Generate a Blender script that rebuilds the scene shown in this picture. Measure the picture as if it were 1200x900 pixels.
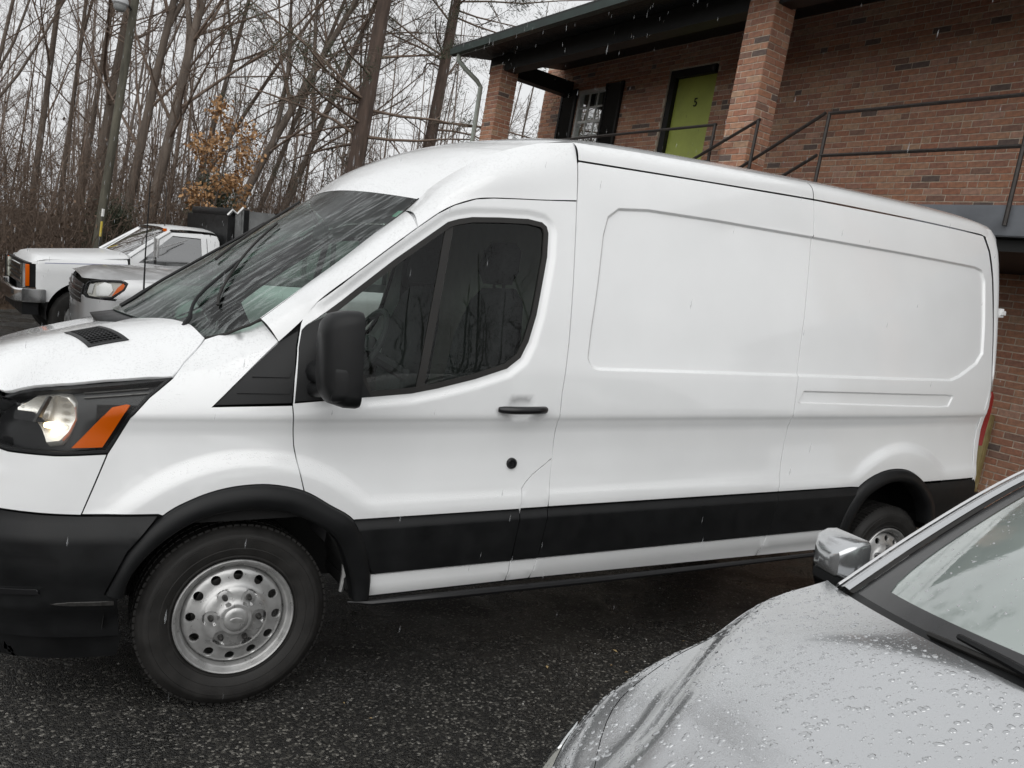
import bpy, bmesh, math, random
from mathutils import Vector, Matrix
from mathutils.geometry import delaunay_2d_cdt
import numpy as np

for o in list(bpy.data.objects): bpy.data.objects.remove(o, do_unlink=True)
scene = bpy.context.scene
COL = scene.collection
R = math.radians

# ------------------------------------------------------------------ camera
# the vehicles' lot slopes a few degrees: LOT turns the van's own frame into the world (gravity) frame
_g = Vector((-0.08261538, 0.07272706, -1.0)).normalized()
_ez = -_g
_ex = (Vector((1, 0, 0)) - _ez * _ez.x).normalized()
_ey = _ez.cross(_ex)
LOT = Matrix((_ex, _ey, _ez)).to_4x4()
CAM = dict(loc=Vector((-0.58013503, -3.04269746, 1.58402872)), yaw=0.50052621, pitch=-0.09062444, roll=0.06740537, f=0.9626155)
def camera_axes():
    y, p, r = CAM['yaw'], CAM['pitch'], CAM['roll']
    f = Vector((math.sin(y)*math.cos(p), math.cos(y)*math.cos(p), math.sin(p)))
    rt = Vector((math.cos(y), -math.sin(y), 0)); up = rt.cross(f)
    c, s = math.cos(r), math.sin(r)
    return rt*c+up*s, up*c-rt*s, f
_r, _u, _f = camera_axes()
cam_data = bpy.data.cameras.new('camera'); cam = bpy.data.objects.new('camera', cam_data); COL.objects.link(cam)
cam_data.sensor_width = 36; cam_data.lens = 36*CAM['f']*1000/1200; cam_data.clip_end = 2000; cam_data.clip_start = 0.02
_m = Matrix((_r, _u, -_f)).transposed().to_4x4(); _m.translation = CAM['loc']
cam.matrix_world = LOT @ _m
scene.camera = cam
CAMW = LOT @ CAM['loc']

# ------------------------------------------------------------------ overcast sky, one broad weak sun, exposure
SUN_EL, SUN_AZ = R(38), R(214)     # azimuth measured from +Y clockwise
world = bpy.data.worlds.new('World'); scene.world = world; world.use_nodes = True
nt = world.node_tree; nt.nodes.clear()
sky = nt.nodes.new('ShaderNodeTexSky'); sky.sky_type = 'NISHITA'; sky.sun_disc = False
sky.sun_elevation = SUN_EL; sky.sun_rotation = SUN_AZ; sky.air_density = 1.0; sky.dust_density = 4.0
bw = nt.nodes.new('ShaderNodeRGBToBW')
rng = nt.nodes.new('ShaderNodeMapRange'); rng.inputs['From Min'].default_value = 0; rng.inputs['From Max'].default_value = 14
rng.inputs['To Min'].default_value = 7.6; rng.inputs['To Max'].default_value = 8.8
tint = nt.nodes.new('ShaderNodeMix'); tint.data_type = 'RGBA'; tint.blend_type = 'MULTIPLY'; tint.inputs[0].default_value = 1
tint.inputs[7].default_value = (0.985, 1.0, 1.015, 1)
bg = nt.nodes.new('ShaderNodeBackground'); bg.inputs['Strength'].default_value = 0.096
out = nt.nodes.new('ShaderNodeOutputWorld')
nt.links.new(sky.outputs[0], bw.inputs[0]); nt.links.new(bw.outputs[0], rng.inputs[0])
nt.links.new(rng.outputs[0], tint.inputs[6]); nt.links.new(tint.outputs[2], bg.inputs[0]); nt.links.new(bg.outputs[0], out.inputs[0])
sun_d = bpy.data.lights.new('sun', 'SUN'); sun = bpy.data.objects.new('sun', sun_d); COL.objects.link(sun)
sun_d.energy = 1.5; sun_d.angle = R(80); sun_d.color = (1.0, 0.985, 0.96)
_sd = Vector((math.sin(SUN_AZ)*math.cos(SUN_EL), math.cos(SUN_AZ)*math.cos(SUN_EL), math.sin(SUN_EL)))
sun.rotation_euler = _sd.to_track_quat('Z', 'Y').to_euler()
vs = scene.view_settings; vs.view_transform = 'Standard'; vs.look = 'None'; vs.gamma = 1; vs.exposure = 0.16
try: vs.use_curve_mapping = False
except Exception: pass
scene.render.engine = 'CYCLES'
scene.cycles.max_bounces = 6; scene.cycles.diffuse_bounces = 3; scene.cycles.glossy_bounces = 3; scene.cycles.volume_bounces = 1; scene.cycles.transparent_max_bounces = 12; scene.cycles.caustics_reflective = False; scene.cycles.caustics_refractive = False
scene.render.resolution_x = 1024; scene.render.resolution_y = 768

# ------------------------------------------------------------------ helpers
def link(o, parent=None):
    COL.objects.link(o)
    if parent is not None: o.parent = parent
    return o
def tag(o, label=None, cat=None, group=None, kind=None):
    if label: o['label'] = label
    if cat: o['category'] = cat
    if group: o['group'] = group
    if kind: o['kind'] = kind
    return o
def root(name, label, cat, M=None, group=None):
    o = bpy.data.objects.new(name, None); o.empty_display_size = .2; link(o)
    if M is not None: o.matrix_world = M
    return tag(o, label, cat, group)
def mesh_obj(name, verts, faces, mat=None, parent=None, smooth=True, normals=None, M=None):
    me = bpy.data.meshes.new(name); me.from_pydata([tuple(v) for v in verts], [], faces); 
    if smooth: me.polygons.foreach_set('use_smooth', [True]*len(me.polygons))
    me.update()
    if normals is not None: me.normals_split_custom_set_from_vertices([tuple(n) for n in normals])
    if mat is not None: me.materials.append(mat)
    o = bpy.data.objects.new(name, me); link(o, parent)
    if M is not None: o.matrix_local = M
    return o
def data_obj(name, me, parent=None, M=None):
    o = bpy.data.objects.new(name, me); link(o, parent)
    if M is not None: o.matrix_local = M
    return o
class MB:
    """collects simple solids into one mesh"""
    def __init__(s): s.v = []; s.f = []
    def add(s, v, f):
        b = len(s.v); s.v += [tuple(p) for p in v]; s.f += [tuple(i+b for i in q) for q in f]; return s
    def box(s, a, b, M=None, bev=0):
        (x0, y0, z0), (x1, y1, z1) = a, b
        if x0 > x1: x0, x1 = x1, x0
        if y0 > y1: y0, y1 = y1, y0
        if z0 > z1: z0, z1 = z1, z0
        if bev <= 0:
            v = [(x0,y0,z0),(x1,y0,z0),(x1,y1,z0),(x0,y1,z0),(x0,y0,z1),(x1,y0,z1),(x1,y1,z1),(x0,y1,z1)]
            f = [(0,3,2,1),(4,5,6,7),(0,1,5,4),(1,2,6,5),(2,3,7,6),(3,0,4,7)]
        else:
            bm = bmesh.new(); bmesh.ops.create_cube(bm, size=1)
            bmesh.ops.scale(bm, vec=(x1-x0, y1-y0, z1-z0), verts=bm.verts)
            bmesh.ops.translate(bm, vec=((x0+x1)/2, (y0+y1)/2, (z0+z1)/2), verts=bm.verts)
            bmesh.ops.bevel(bm, geom=bm.edges[:], offset=bev, segments=2, affect='EDGES', profile=.6)
            bm.verts.index_update(); v = [p.co.copy() for p in bm.verts]; f = [tuple(q.index for q in p.verts) for p in bm.faces]; bm.free()
        if M is not None: v = [M @ Vector(p) for p in v]
        return s.add(v, f)
    def tube(s, pts, rad, n=8, cap=True, close=False):
        pts = [Vector(p) for p in pts]; k = len(pts)
        if not hasattr(rad, '__len__'): rad = [rad]*k
        v = []; prev = None
        for i, p in enumerate(pts):
            t = (pts[min(k-1, i+1)]-pts[max(0, i-1)]) if not close else (pts[(i+1) % k]-pts[i-1])
            t = t.normalized() if t.length > 1e-9 else Vector((0, 0, 1))
            if prev is None:
                a = Vector((0, 0, 1)) if abs(t.z) < .9 else Vector((1, 0, 0)); n1 = t.cross(a).normalized()
            else: n1 = (prev-t*prev.dot(t)).normalized()
            prev = n1; n2 = t.cross(n1)
            for j in range(n):
                a = 2*math.pi*j/n; v.append(p+(n1*math.cos(a)+n2*math.sin(a))*rad[i])
        f = []
        for i in range(k if close else k-1):
            for j in range(n):
                a = i*n+j; b = i*n+(j+1) % n; c = ((i+1) % k)*n+(j+1) % n; d = ((i+1) % k)*n+j; f.append((a, b, c, d))
        if cap and not close: f.append(tuple(range(n))[::-1]); f.append(tuple((k-1)*n+j for j in range(n)))
        return s.add(v, f)
    def lathe(s, prof, n=48, M=None, closed=False):
        """prof: (radius, axial) pairs; axis = local Z"""
        v = []; f = []; k = len(prof)
        for (r, h) in prof:
            for j in range(n): a = 2*math.pi*j/n; v.append(Vector((r*math.cos(a), r*math.sin(a), h)))
        for i in range(k if closed else k-1):
            for j in range(n):
                f.append((i*n+j, i*n+(j+1) % n, ((i+1) % k)*n+(j+1) % n, ((i+1) % k)*n+j))
        if M is not None: v = [M @ p for p in v]
        return s.add(v, f)
    def prism(s, poly, a0, a1, axis='y'):
        """extrude a 2-D polygon; axis y: poly=(x,z), x: (y,z), z: (x,y)"""
        def P(p, h): return {'y': (p[0], h, p[1]), 'x': (h, p[0], p[1]), 'z': (p[0], p[1], h)}[axis]
        n = len(poly); v = [P(p, a0) for p in poly]+[P(p, a1) for p in poly]
        f = [tuple(range(n)), tuple(range(2*n-1, n-1, -1))]+[(i, i+n, (i+1) % n+n, (i+1) % n) for i in range(n)]
        return s.add(v, f)
    def build(s, name, mat, parent=None, smooth=False, bev=0, M=None):
        o = mesh_obj(name, s.v, s.f, mat, parent, smooth=smooth, M=M)
        bm = bmesh.new(); bm.from_mesh(o.data); bmesh.ops.recalc_face_normals(bm, faces=bm.faces)
        if bev: bmesh.ops.bevel(bm, geom=[e for e in bm.edges if e.calc_face_angle(0) > .5], offset=bev, segments=2, affect='EDGES')
        bm.to_mesh(o.data); bm.free()
        if smooth or bev:
            o.data.polygons.foreach_set('use_smooth', [True]*len(o.data.polygons))
            o.data.set_sharp_from_angle(angle=R(38))
        return o
def inpoly(p, poly):
    x, y = p; c = False; n = len(poly); j = n-1
    for i in range(n):
        xi, yi = poly[i]; xj, yj = poly[j]
        if (yi > y) != (yj > y) and x < (xj-xi)*(y-yi)/(yj-yi)+xi: c = not c
        j = i
    return c
def area2(poly): return sum(poly[i-1][0]*poly[i][1]-poly[i][0]*poly[i-1][1] for i in range(len(poly)))/2
def resample(poly, d, closed=True):
    o = []; n = len(poly)
    for i in range(n if closed else n-1):
        a = poly[i]; b = poly[(i+1) % n]; l = math.hypot(b[0]-a[0], b[1]-a[1]); k = max(1, int(math.ceil(l/d)))
        for j in range(k): o.append((a[0]+(b[0]-a[0])*j/k, a[1]+(b[1]-a[1])*j/k))
    if not closed: o.append(tuple(poly[-1]))
    return o
def offset_poly(poly, d):
    """positive d shrinks"""
    if abs(d) < 1e-9: return [tuple(p) for p in poly]
    s = 1 if area2(poly) > 0 else -1; n = len(poly); o = []
    for i in range(n):
        a, b, c = poly[i-1], poly[i], poly[(i+1) % n]
        e1 = Vector((b[0]-a[0], b[1]-a[1])); e2 = Vector((c[0]-b[0], c[1]-b[1]))
        if e1.length < 1e-9 or e2.length < 1e-9: o.append(tuple(b)); continue
        e1.normalize(); e2.normalize()
        n1 = Vector((-e1.y, e1.x))*s; n2 = Vector((-e2.y, e2.x))*s; m = n1+n2
        if m.length < 1e-6: m = n1.copy()
        m.normalize(); k = d/max(.35, m.dot(n1)); o.append((b[0]+m.x*k, b[1]+m.y*k))
    return o
def spline2(pts, d=.02, closed=False):
    """catmull-rom through 2-D (or 3-D) points"""
    n = len(pts); o = []; D = len(pts[0])
    for i in range(n if closed else n-1):
        if closed: p = [pts[(i-1) % n], pts[i], pts[(i+1) % n], pts[(i+2) % n]]
        else: p = [pts[max(0, i-1)], pts[i], pts[i+1], pts[min(n-1, i+2)]]
        l = math.dist(p[1], p[2]); k = max(1, int(l/d))
        for j in range(k):
            t = j/k
            o.append(tuple(.5*(2*p[1][a]+(p[2][a]-p[0][a])*t+(2*p[0][a]-5*p[1][a]+4*p[2][a]-p[3][a])*t*t+(3*p[1][a]-p[0][a]-3*p[2][a]+p[3][a])*t**3) for a in range(D)))
    if not closed: o.append(tuple(pts[-1]))
    return o
def panel(name, outer, fmap, mat, parent, step=.035, holes=(), loops=(), lines=(), gap=.0025, rim=.012, dens=.025, flip=False, mirror=None, eps=4e-4):
    """a sheet-metal panel: 2-D outline (with holes) laid on the surface fmap(a,b) -> xyz, edges turned inwards"""
    outer = resample(offset_poly(outer, gap), dens)
    hs = [resample(offset_poly(h, -gap), dens) for h in holes]
    pts = []; edges = []
    def addloop(L, closed=True):
        b = len(pts); pts.extend(Vector(p) for p in L)
        k = len(L); edges.extend((b+i, b+(i+1) % k) for i in range(k if closed else k-1))
    addloop(outer)
    for h in hs: addloop(h)
    for l in loops: addloop(resample(l, dens))
    for l in lines: addloop(resample(l, dens, False), False)
    xs = [p[0] for p in outer]; ys = [p[1] for p in outer]
    bnd = np.array([tuple(p) for p in pts])
    nx = int((max(xs)-min(xs))/step)+1; ny = int((max(ys)-min(ys))/step)+1
    for i in range(nx+1):
        for j in range(ny+1):
            p = (min(xs)+(i+.5*(j % 2))*step+.0007, min(ys)+j*step+.0011)
            if not inpoly(p, outer) or any(inpoly(p, h) for h in hs): continue
            if ((bnd-p)**2).sum(1).min() < (.5*step if step < dens*2 else .5*dens)**2: continue
            pts.append(Vector(p))
    v2, e2, f2, *_ = delaunay_2d_cdt(pts, edges, [], 0, 1e-5)
    keep = []
    for f in f2:
        c = ((v2[f[0]].x+v2[f[1]].x+v2[f[2]].x)/3, (v2[f[0]].y+v2[f[1]].y+v2[f[2]].y)/3)
        if inpoly(c, outer) and not any(inpoly(c, h) for h in hs): keep.append(tuple(f))
    used = sorted({i for f in keep for i in f}); mp = {i: k for k, i in enumerate(used)}
    verts = []; nrm = []
    def nm(a, b):
        du = Vector(fmap(a+eps, b))-Vector(fmap(a-eps, b)); dv = Vector(fmap(a, b+eps))-Vector(fmap(a, b-eps))
        n = du.cross(dv); n = -n if flip else n
        return n.normalized() if n.length > 0 else Vector((0, 0, 1))
    for i in used:
        a, b = v2[i]; verts.append(Vector(fmap(a, b))); nrm.append(nm(a, b))
    faces = []
    for f in keep:
        q = [mp[i] for i in f]; n = (verts[q[1]]-verts[q[0]]).cross(verts[q[2]]-verts[q[0]])
        if n.dot(nrm[q[0]]) < 0: q.reverse()
        faces.append(tuple(q))
    if rim:
        for L in [outer]+hs:
            b = len(verts); k = len(L); P = [Vector(fmap(*p)) for p in L]; N = [nm(*p) for p in L]
            cw = 1 if (area2(L) > 0) == (L is outer) else -1
            for i in range(k):
                t = (P[(i+1) % k]-P[i-1]); o = t.cross(N[i]); o = o.normalized() if o.length > 0 else N[i]
                if flip: o = -o
                o = o*cw
                verts += [P[i], P[i]-N[i]*rim]; nrm += [(o+N[i]*.6).normalized(), o]
            for i in range(k):
                a = b+2*i; c = b+2*((i+1) % k); q = (a, c, c+1, a+1)
                n = (verts[q[1]]-verts[q[0]]).cross(verts[q[3]]-verts[q[0]])
                faces.append(q if n.dot(nrm[a+1]) >= 0 else q[::-1])
    o = mesh_obj(name, verts, faces, mat, parent, normals=nrm)
    if mirror is not None:
        mv = [(v.x, mirror-v.y, v.z) for v in verts]; mn = [(n.x, -n.y, n.z) for n in nrm]
        o2 = mesh_obj(name, mv, [f[::-1] for f in faces], mat, parent, normals=mn)
        return o, o2
    return o
def grid(name, rows, mat, parent=None, flip=False, closed=False, mirror=None, thick=0):
    """surface through rows of points"""
    n = len(rows[0]); v = [Vector(p) for r in rows for p in r]; f = []
    for i in range(len(rows)-1):
        for j in range(n if closed else n-1):
            q = (i*n+j, i*n+(j+1) % n, (i+1)*n+(j+1) % n, (i+1)*n+j); f.append(q[::-1] if flip else q)
    o = mesh_obj(name, v, f, mat, parent)
    if thick: 
        m = o.modifiers.new('s', 'SOLIDIFY'); m.thickness = thick; m.offset = -1
    if mirror is not None:
        o2 = mesh_obj(name, [(p.x, mirror-p.y, p.z) for p in v], [q[::-1] for q in f], mat, parent)
        if thick: 
            m = o2.modifiers.new('s', 'SOLIDIFY'); m.thickness = thick; m.offset = -1
        return o, o2
    return o

# ------------------------------------------------------------------ materials
def material(name):
    m = bpy.data.materials.new(name); m.use_nodes = True
    t = m.node_tree; return m, t, t.nodes['Principled BSDF']
def N(t, typ, **kw):
    n = t.nodes.new(typ)
    for k, v in kw.items():
        if k in n.inputs: n.inputs[k].default_value = v
        else: setattr(n, k, v)
    return n
def coords(t, kind='Object', scale=(1, 1, 1)):
    c = N(t, 'ShaderNodeTexCoord'); m = N(t, 'ShaderNodeMapping'); m.inputs['Scale'].default_value = scale
    t.links.new(c.outputs[kind], m.inputs[0]); return m.outputs[0]
def ramp(t, fac, stops):
    r = N(t, 'ShaderNodeValToRGB'); e = r.color_ramp.elements
    while len(e) < len(stops): e.new(.5)
    for k, (p, c) in enumerate(stops):
        e[k].position = p; e[k].color = c if len(c) == 4 else (*c, 1)
    t.links.new(fac, r.inputs[0]); return r.outputs[0]
def simple(name, col, rough=.5, metal=0, coat=0, noise=0, nscale=20, bump=0, bscale=200, spec=.5, coat_rough=.05, rvar=0, kind='Object'):
    m, t, b = material(name)
    b.inputs['Base Color'].default_value = (*col, 1); b.inputs['Roughness'].default_value = rough; b.inputs['Metallic'].default_value = metal
    b.inputs['Coat Weight'].default_value = coat; b.inputs['Coat Roughness'].default_value = coat_rough; b.inputs['Specular IOR Level'].default_value = spec
    if noise or rvar:
        n = N(t, 'ShaderNodeTexNoise', Scale=nscale, Detail=5.0); t.links.new(coords(t, kind), n.inputs['Vector'])
        if noise:
            c = ramp(t, n.outputs[0], [(.3, tuple(max(0, x*(1-noise)) for x in col)), (.7, tuple(x*(1+noise) for x in col))]); t.links.new(c, b.inputs['Base Color'])
        if rvar:
            mr = N(t, 'ShaderNodeMapRange'); mr.inputs['To Min'].default_value = max(0, rough-rvar); mr.inputs['To Max'].default_value = rough+rvar
            mr.inputs['From Min'].default_value = .3; mr.inputs['From Max'].default_value = .7
            t.links.new(n.outputs[0], mr.inputs[0]); t.links.new(mr.outputs[0], b.inputs['Roughness'])
    if bump:
        n2 = N(t, 'ShaderNodeTexNoise', Scale=bscale, Detail=3.0); t.links.new(coords(t, kind), n2.inputs['Vector'])
        bp = N(t, 'ShaderNodeBump', Strength=bump, Distance=.002); t.links.new(n2.outputs[0], bp.inputs['Height']); t.links.new(bp.outputs[0], b.inputs['Normal'])
    return m
def glass(name, tint=(.7, .78, .74), rough=.0, streak=0, refl=1.0, sscale=(6, 6, 60), film=0, sky_sheen=0):
    """thin pane: clear with a tint, mirror-like by fresnel; streak = running rain water, film = fine wet haze"""
    m, t, b = material(name); t.nodes.remove(b); o = t.nodes['Material Output']
    tr = N(t, 'ShaderNodeBsdfTransparent', Color=(*tint, 1)); gl = N(t, 'ShaderNodeBsdfGlossy', Roughness=rough); gl.inputs['Color'].default_value = (1, 1, 1, 1)
    fr = N(t, 'ShaderNodeFresnel', IOR=1.55)
    mu = N(t, 'ShaderNodeMath', operation='MULTIPLY'); mu.inputs[1].default_value = 1.5*refl; mu.use_clamp = True
    t.links.new(fr.outputs[0], mu.inputs[0])
    mx = N(t, 'ShaderNodeMixShader'); t.links.new(mu.outputs[0], mx.inputs[0]); t.links.new(tr.outputs[0], mx.inputs[1]); t.links.new(gl.outputs[0], mx.inputs[2])
    last = mx.outputs[0]
    if streak or film:
        v = coords(t, 'UV' if False else 'Object', sscale)
        n = N(t, 'ShaderNodeTexNoise', Scale=1.0, Detail=6.0, Roughness=.62, Distortion=1.2); t.links.new(v, n.inputs['Vector'])
        bp = N(t, 'ShaderNodeBump', Strength=streak, Distance=.004); t.links.new(n.outputs[0], bp.inputs['Height'])
        t.links.new(bp.outputs[0], gl.inputs['Normal']); t.links.new(bp.outputs[0], fr.inputs['Normal'])
        if film:
            df = N(t, 'ShaderNodeBsdfDiffuse'); df.inputs['Color'].default_value = (.62, .66, .66, 1)
            fc = ramp(t, n.outputs[0], [(.50, (0, 0, 0)), (.66, (film, film, film))])
            m2 = N(t, 'ShaderNodeMixShader'); t.links.new(fc, m2.inputs[0]); t.links.new(last, m2.inputs[1]); t.links.new(df.outputs[0], m2.inputs[2]); last = m2.outputs[0]
    if sky_sheen:
        df = N(t, 'ShaderNodeBsdfDiffuse'); df.inputs['Color'].default_value = (.50, .57, .54, 1); n4 = N(t, 'ShaderNodeTexNoise', Scale=2.5, Detail=4.0); t.links.new(coords(t), n4.inputs['Vector'])  # pale diffuse layer: the sky's reflection put into the pane as colour
        m3 = N(t, 'ShaderNodeMixShader'); t.links.new(ramp(t, n4.outputs[0], [(.3, (sky_sheen*.7,)*3), (.7, (min(1, sky_sheen*1.2),)*3)]), m3.inputs[0]); t.links.new(mx.outputs[0], m3.inputs[2]); t.links.new(tr.outputs[0], m3.inputs[1])
        m3 = t.nodes[m3.name]; t.links.new(df.outputs[0], m3.inputs[2]); t.links.new(m3.outputs[0], mx.inputs[1])
    t.links.new(last, o.inputs[0]); return m
MAT = {}
def wet_paint(name, col, rough=.3, metal=0., coat=1., drops=0.25, flake=0):
    m, t, b = material(name)
    b.inputs['Base Color'].default_value = (*col, 1); b.inputs['Roughness'].default_value = rough; b.inputs['Metallic'].default_value = metal
    b.inputs['Coat Weight'].default_value = coat; b.inputs['Coat Roughness'].default_value = .06
    v = coords(t)
    n = N(t, 'ShaderNodeTexNoise', Scale=3.0, Detail=6.0); t.links.new(v, n.inputs['Vector'])
    c = ramp(t, n.outputs[0], [(.3, tuple(x*.965 for x in col)), (.7, tuple(min(1, x*1.015) for x in col))]); t.links.new(c, b.inputs['Base Color'])
    vo = N(t, 'ShaderNodeTexVoronoi', Scale=120.0); t.links.new(v, vo.inputs['Vector'])
    n3 = N(t, 'ShaderNodeTexNoise', Scale=7.0, Detail=2.0); t.links.new(v, n3.inputs['Vector'])
    bead = ramp(t, vo.outputs['Distance'], [(.10, (1, 1, 1)), (.32, (0, 0, 0))])
    # beads lie on the upward faces
    g = N(t, 'ShaderNodeNewGeometry'); sp = N(t, 'ShaderNodeSeparateXYZ'); t.links.new(g.outputs['Normal'], sp.inputs[0])
    up = N(t, 'ShaderNodeMapRange'); up.inputs['From Min'].default_value = .25; up.inputs['From Max'].default_value = .75; t.links.new(sp.outputs[2], up.inputs[0])
    m1 = N(t, 'ShaderNodeMath', operation='MULTIPLY'); t.links.new(bead, m1.inputs[0]); t.links.new(up.outputs[0], m1.inputs[1])
    m2 = N(t, 'ShaderNodeMath', operation='MULTIPLY'); t.links.new(m1.outputs[0], m2.inputs[0])
    pr = ramp(t, n3.outputs[0], [(.28, (0, 0, 0)), (.5, (1, 1, 1))]); t.links.new(pr, m2.inputs[1])
    bp = N(t, 'ShaderNodeBump', Strength=drops, Distance=.003); t.links.new(m2.outputs[0], bp.inputs['Height'])
    t.links.new(bp.outputs[0], b.inputs['Normal']); t.links.new(bp.outputs[0], b.inputs['Coat Normal'])
    return m
MAT['white'] = wet_paint('white_paint', (.81, .82, .825), .30, 0, 1.0, .6)
MAT['black_plastic'] = simple('black_plastic', (.010, .0104, .011), .42, spec=.25, noise=.25, nscale=9, bump=.25, bscale=500, rvar=.08)
MAT['black_gloss'] = simple('black_gloss', (.01, .01, .011), .28)
MAT['rubber'] = simple('tyre_rubber', (.020, .019, .018), .62, spec=.35, noise=.3, nscale=14, bump=.3, bscale=160, rvar=.1)
MAT['gap'] = simple('dark_gap', (.006, .006, .006), .8)
MAT['under'] = simple('underbody', (.012, .012, .012), .85)
MAT['steel'] = simple('silver_wheel_paint', (.50, .50, .495), .34, metal=.65, noise=.12, nscale=26, bump=.08, bscale=300, rvar=.1)
MAT['steel_dark'] = simple('wheel_nut', (.09, .088, .085), .4, metal=.8, noise=.3, nscale=60)
MAT['windshield'] = glass('wet_windshield', (.58, .76, .67), .02, streak=.20, refl=.55, sscale=(5, 55, 5), film=.26)
MAT['door_glass'] = glass('door_glass', (.76, .82, .79), .0, streak=.0, refl=.34, sscale=(14, 14, 3))
MAT['interior'] = simple('interior_trim', (.035, .035, .037), .7, noise=.2, nscale=30)
MAT['interior_grey'] = simple('interior_grey', (.46, .45, .41), .8, noise=.1, nscale=10)
MAT['seat'] = simple('seat_fabric', (.018, .018, .02), .9, noise=.3, nscale=60)
MAT['lens'] = glass('clear_lens', (.95, .96, .96), .15, refl=.10)
MAT['chrome'] = simple('chrome', (.82, .82, .82), .12, metal=1)
MAT['reflector'] = simple('lamp_reflector', (.93, .90, .84), .24, metal=.75)
MAT['amber'] = simple('amber_lens', (.62, .105, .0), .35, spec=.2)
MAT['red_lens'] = simple('red_lens', (.22, .010, .008), .25)
import math
def lerp_pts(pts,x):
    # monotone cubic (Fritsch-Carlson-like, via catmull with clamped ends)
    n=len(pts)
    if x<=pts[0][0]: return pts[0][1]+(x-pts[0][0])*(pts[1][1]-pts[0][1])/(pts[1][0]-pts[0][0])
    if x>=pts[-1][0]: return pts[-1][1]+(x-pts[-1][0])*(pts[-1][1]-pts[-2][1])/(pts[-1][0]-pts[-2][0])
    for i in range(n-1):
        if x<=pts[i+1][0]: break
    def m(k):
        if k==0: return (pts[1][1]-pts[0][1])/(pts[1][0]-pts[0][0])
        if k==n-1: return (pts[-1][1]-pts[-2][1])/(pts[-1][0]-pts[-2][0])
        a=(pts[k][1]-pts[k-1][1])/(pts[k][0]-pts[k-1][0]); b=(pts[k+1][1]-pts[k][1])/(pts[k+1][0]-pts[k][0])
        if a*b<=0: return 0.0
        return 2*a*b/(a+b)
    x0,y0=pts[i]; x1,y1=pts[i+1]; h=x1-x0; t=(x-x0)/h
    return (2*t**3-3*t*t+1)*y0+(t**3-2*t*t+t)*h*m(i)+(-2*t**3+3*t*t)*y1+(t**3-t*t)*h*m(i+1)
def sstep(a,b,x):
    t=min(1.,max(0.,(x-a)/(b-a))); return t*t*(3-2*t)
VW=2.06; VC=1.03
# plan curve of the body side: u -> (x,y); u>=0 is x itself, u<0 is arc length round the nose
_nose=[(0,0),(-.15,.002),(-.3,.012),(-.45,.032),(-.6,.07),(-.72,.125),(-.82,.2),(-.9,.3),(-.955,.43),(-.99,.6),(-1.01,.82),(-1.016,1.03)]
_arc=[(0.,0.,0.)]
def _build():
    n=len(_nose)
    prev=_nose[0]; s=0
    for i in range(n-1):
        p0=_nose[max(0,i-1)];p1=_nose[i];p2=_nose[i+1];p3=_nose[min(n-1,i+2)]
        for k in range(1,13):
            t=k/12
            q=[.5*(2*p1[j]+(p2[j]-p0[j])*t+(2*p0[j]-5*p1[j]+4*p2[j]-p3[j])*t*t+(3*p1[j]-p0[j]-3*p2[j]+p3[j])*t**3) for j in (0,1)]
            s+=math.hypot(q[0]-prev[0],q[1]-prev[1]); _arc.append((s,q[0],q[1])); prev=q
_build()
UN=-_arc[-1][0]
def plan(u):
    if u>=0:
        y=0.055*max(0,(u-3.5)/1.1)**2
        return u,y
    s=-u
    if s>=_arc[-1][0]: 
        e=s-_arc[-1][0]; return _arc[-1][1],_arc[-1][2]+e
    lo,hi=0,len(_arc)-1
    while hi-lo>1:
        m=(lo+hi)//2
        if _arc[m][0]<=s: lo=m
        else: hi=m
    a,b=_arc[lo],_arc[hi]; t=(s-a[0])/(b[0]-a[0])
    return a[1]+(b[1]-a[1])*t,a[2]+(b[2]-a[2])*t
_base=[(.2,.05),(.36,.03),(.5,.022),(.70,.004),(.76,.001),(.84,.001),(.95,.002),(1.06,.002),(1.14,.003),(1.3,.008),(1.45,.026),(1.6,.045),(1.8,.075),(2.0,.108),(2.15,.137),(2.28,.175),(2.36,.215)]
_nbase=[(.2,.09),(.4,.03),(.6,.004),(.8,.0),(.95,.006),(1.1,.022),(1.18,.042),(1.26,.082),(1.33,.15),(1.38,.225),(1.42,.33),(1.46,.45)]
_scoop=[(.75,0.),(.772,.003),(.81,.013),(.88,.021),(.98,.025),(1.05,.023),(1.10,.012),(1.128,.0015),(1.14,0.)]
def arch(x,z,cx,cz,r0,r1):
    r=math.hypot(x-cx,z-cz); return 1-sstep(r0,r1,r)
def dside(u,z):
    b=lerp_pts(_base,z)
    if u<.55:
        w=1-sstep(-.05,.5,u); nb=lerp_pts(_nbase,z)
        wz=sstep(.9,1.2,z)
        # shoulder only well ahead of the door
        w2=1-sstep(-.25,.42,u)
        b=b*(1-w)+w*(b*(1-w2)+nb*w2)
        f=sstep(.55,1.0,-u)       # nose slopes back with height
        if f>0: b+=f*(.05*sstep(.75,.95,z)+.30*max(0,z-.93))*(.6+.4*sstep(1.,1.6,-u))
    # wheel-arch brows stand proud
    a=max(arch(u,z,.02,.36,.575,.655),arch(u,z,3.72,.34,.555,.635))
    b+=1.15*(1-a)*(lerp_pts(_scoop,z) if .75<z<1.14 else 0.)*sstep(-.60,-.38,u)*sstep(4.62,4.50,u)
    return b
def side(u,z,extra=0.):
    x,y=plan(u); e=1e-3
    xa,ya=plan(u-e); xb,yb=plan(u+e)
    tx,ty=xb-xa,yb-ya; l=math.hypot(tx,ty); nx,ny=-ty/l,tx/l     # inward normal (towards +y for the flank)
    d=dside(u,z)+extra
    return (x+nx*d,y+ny*d,z)
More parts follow.
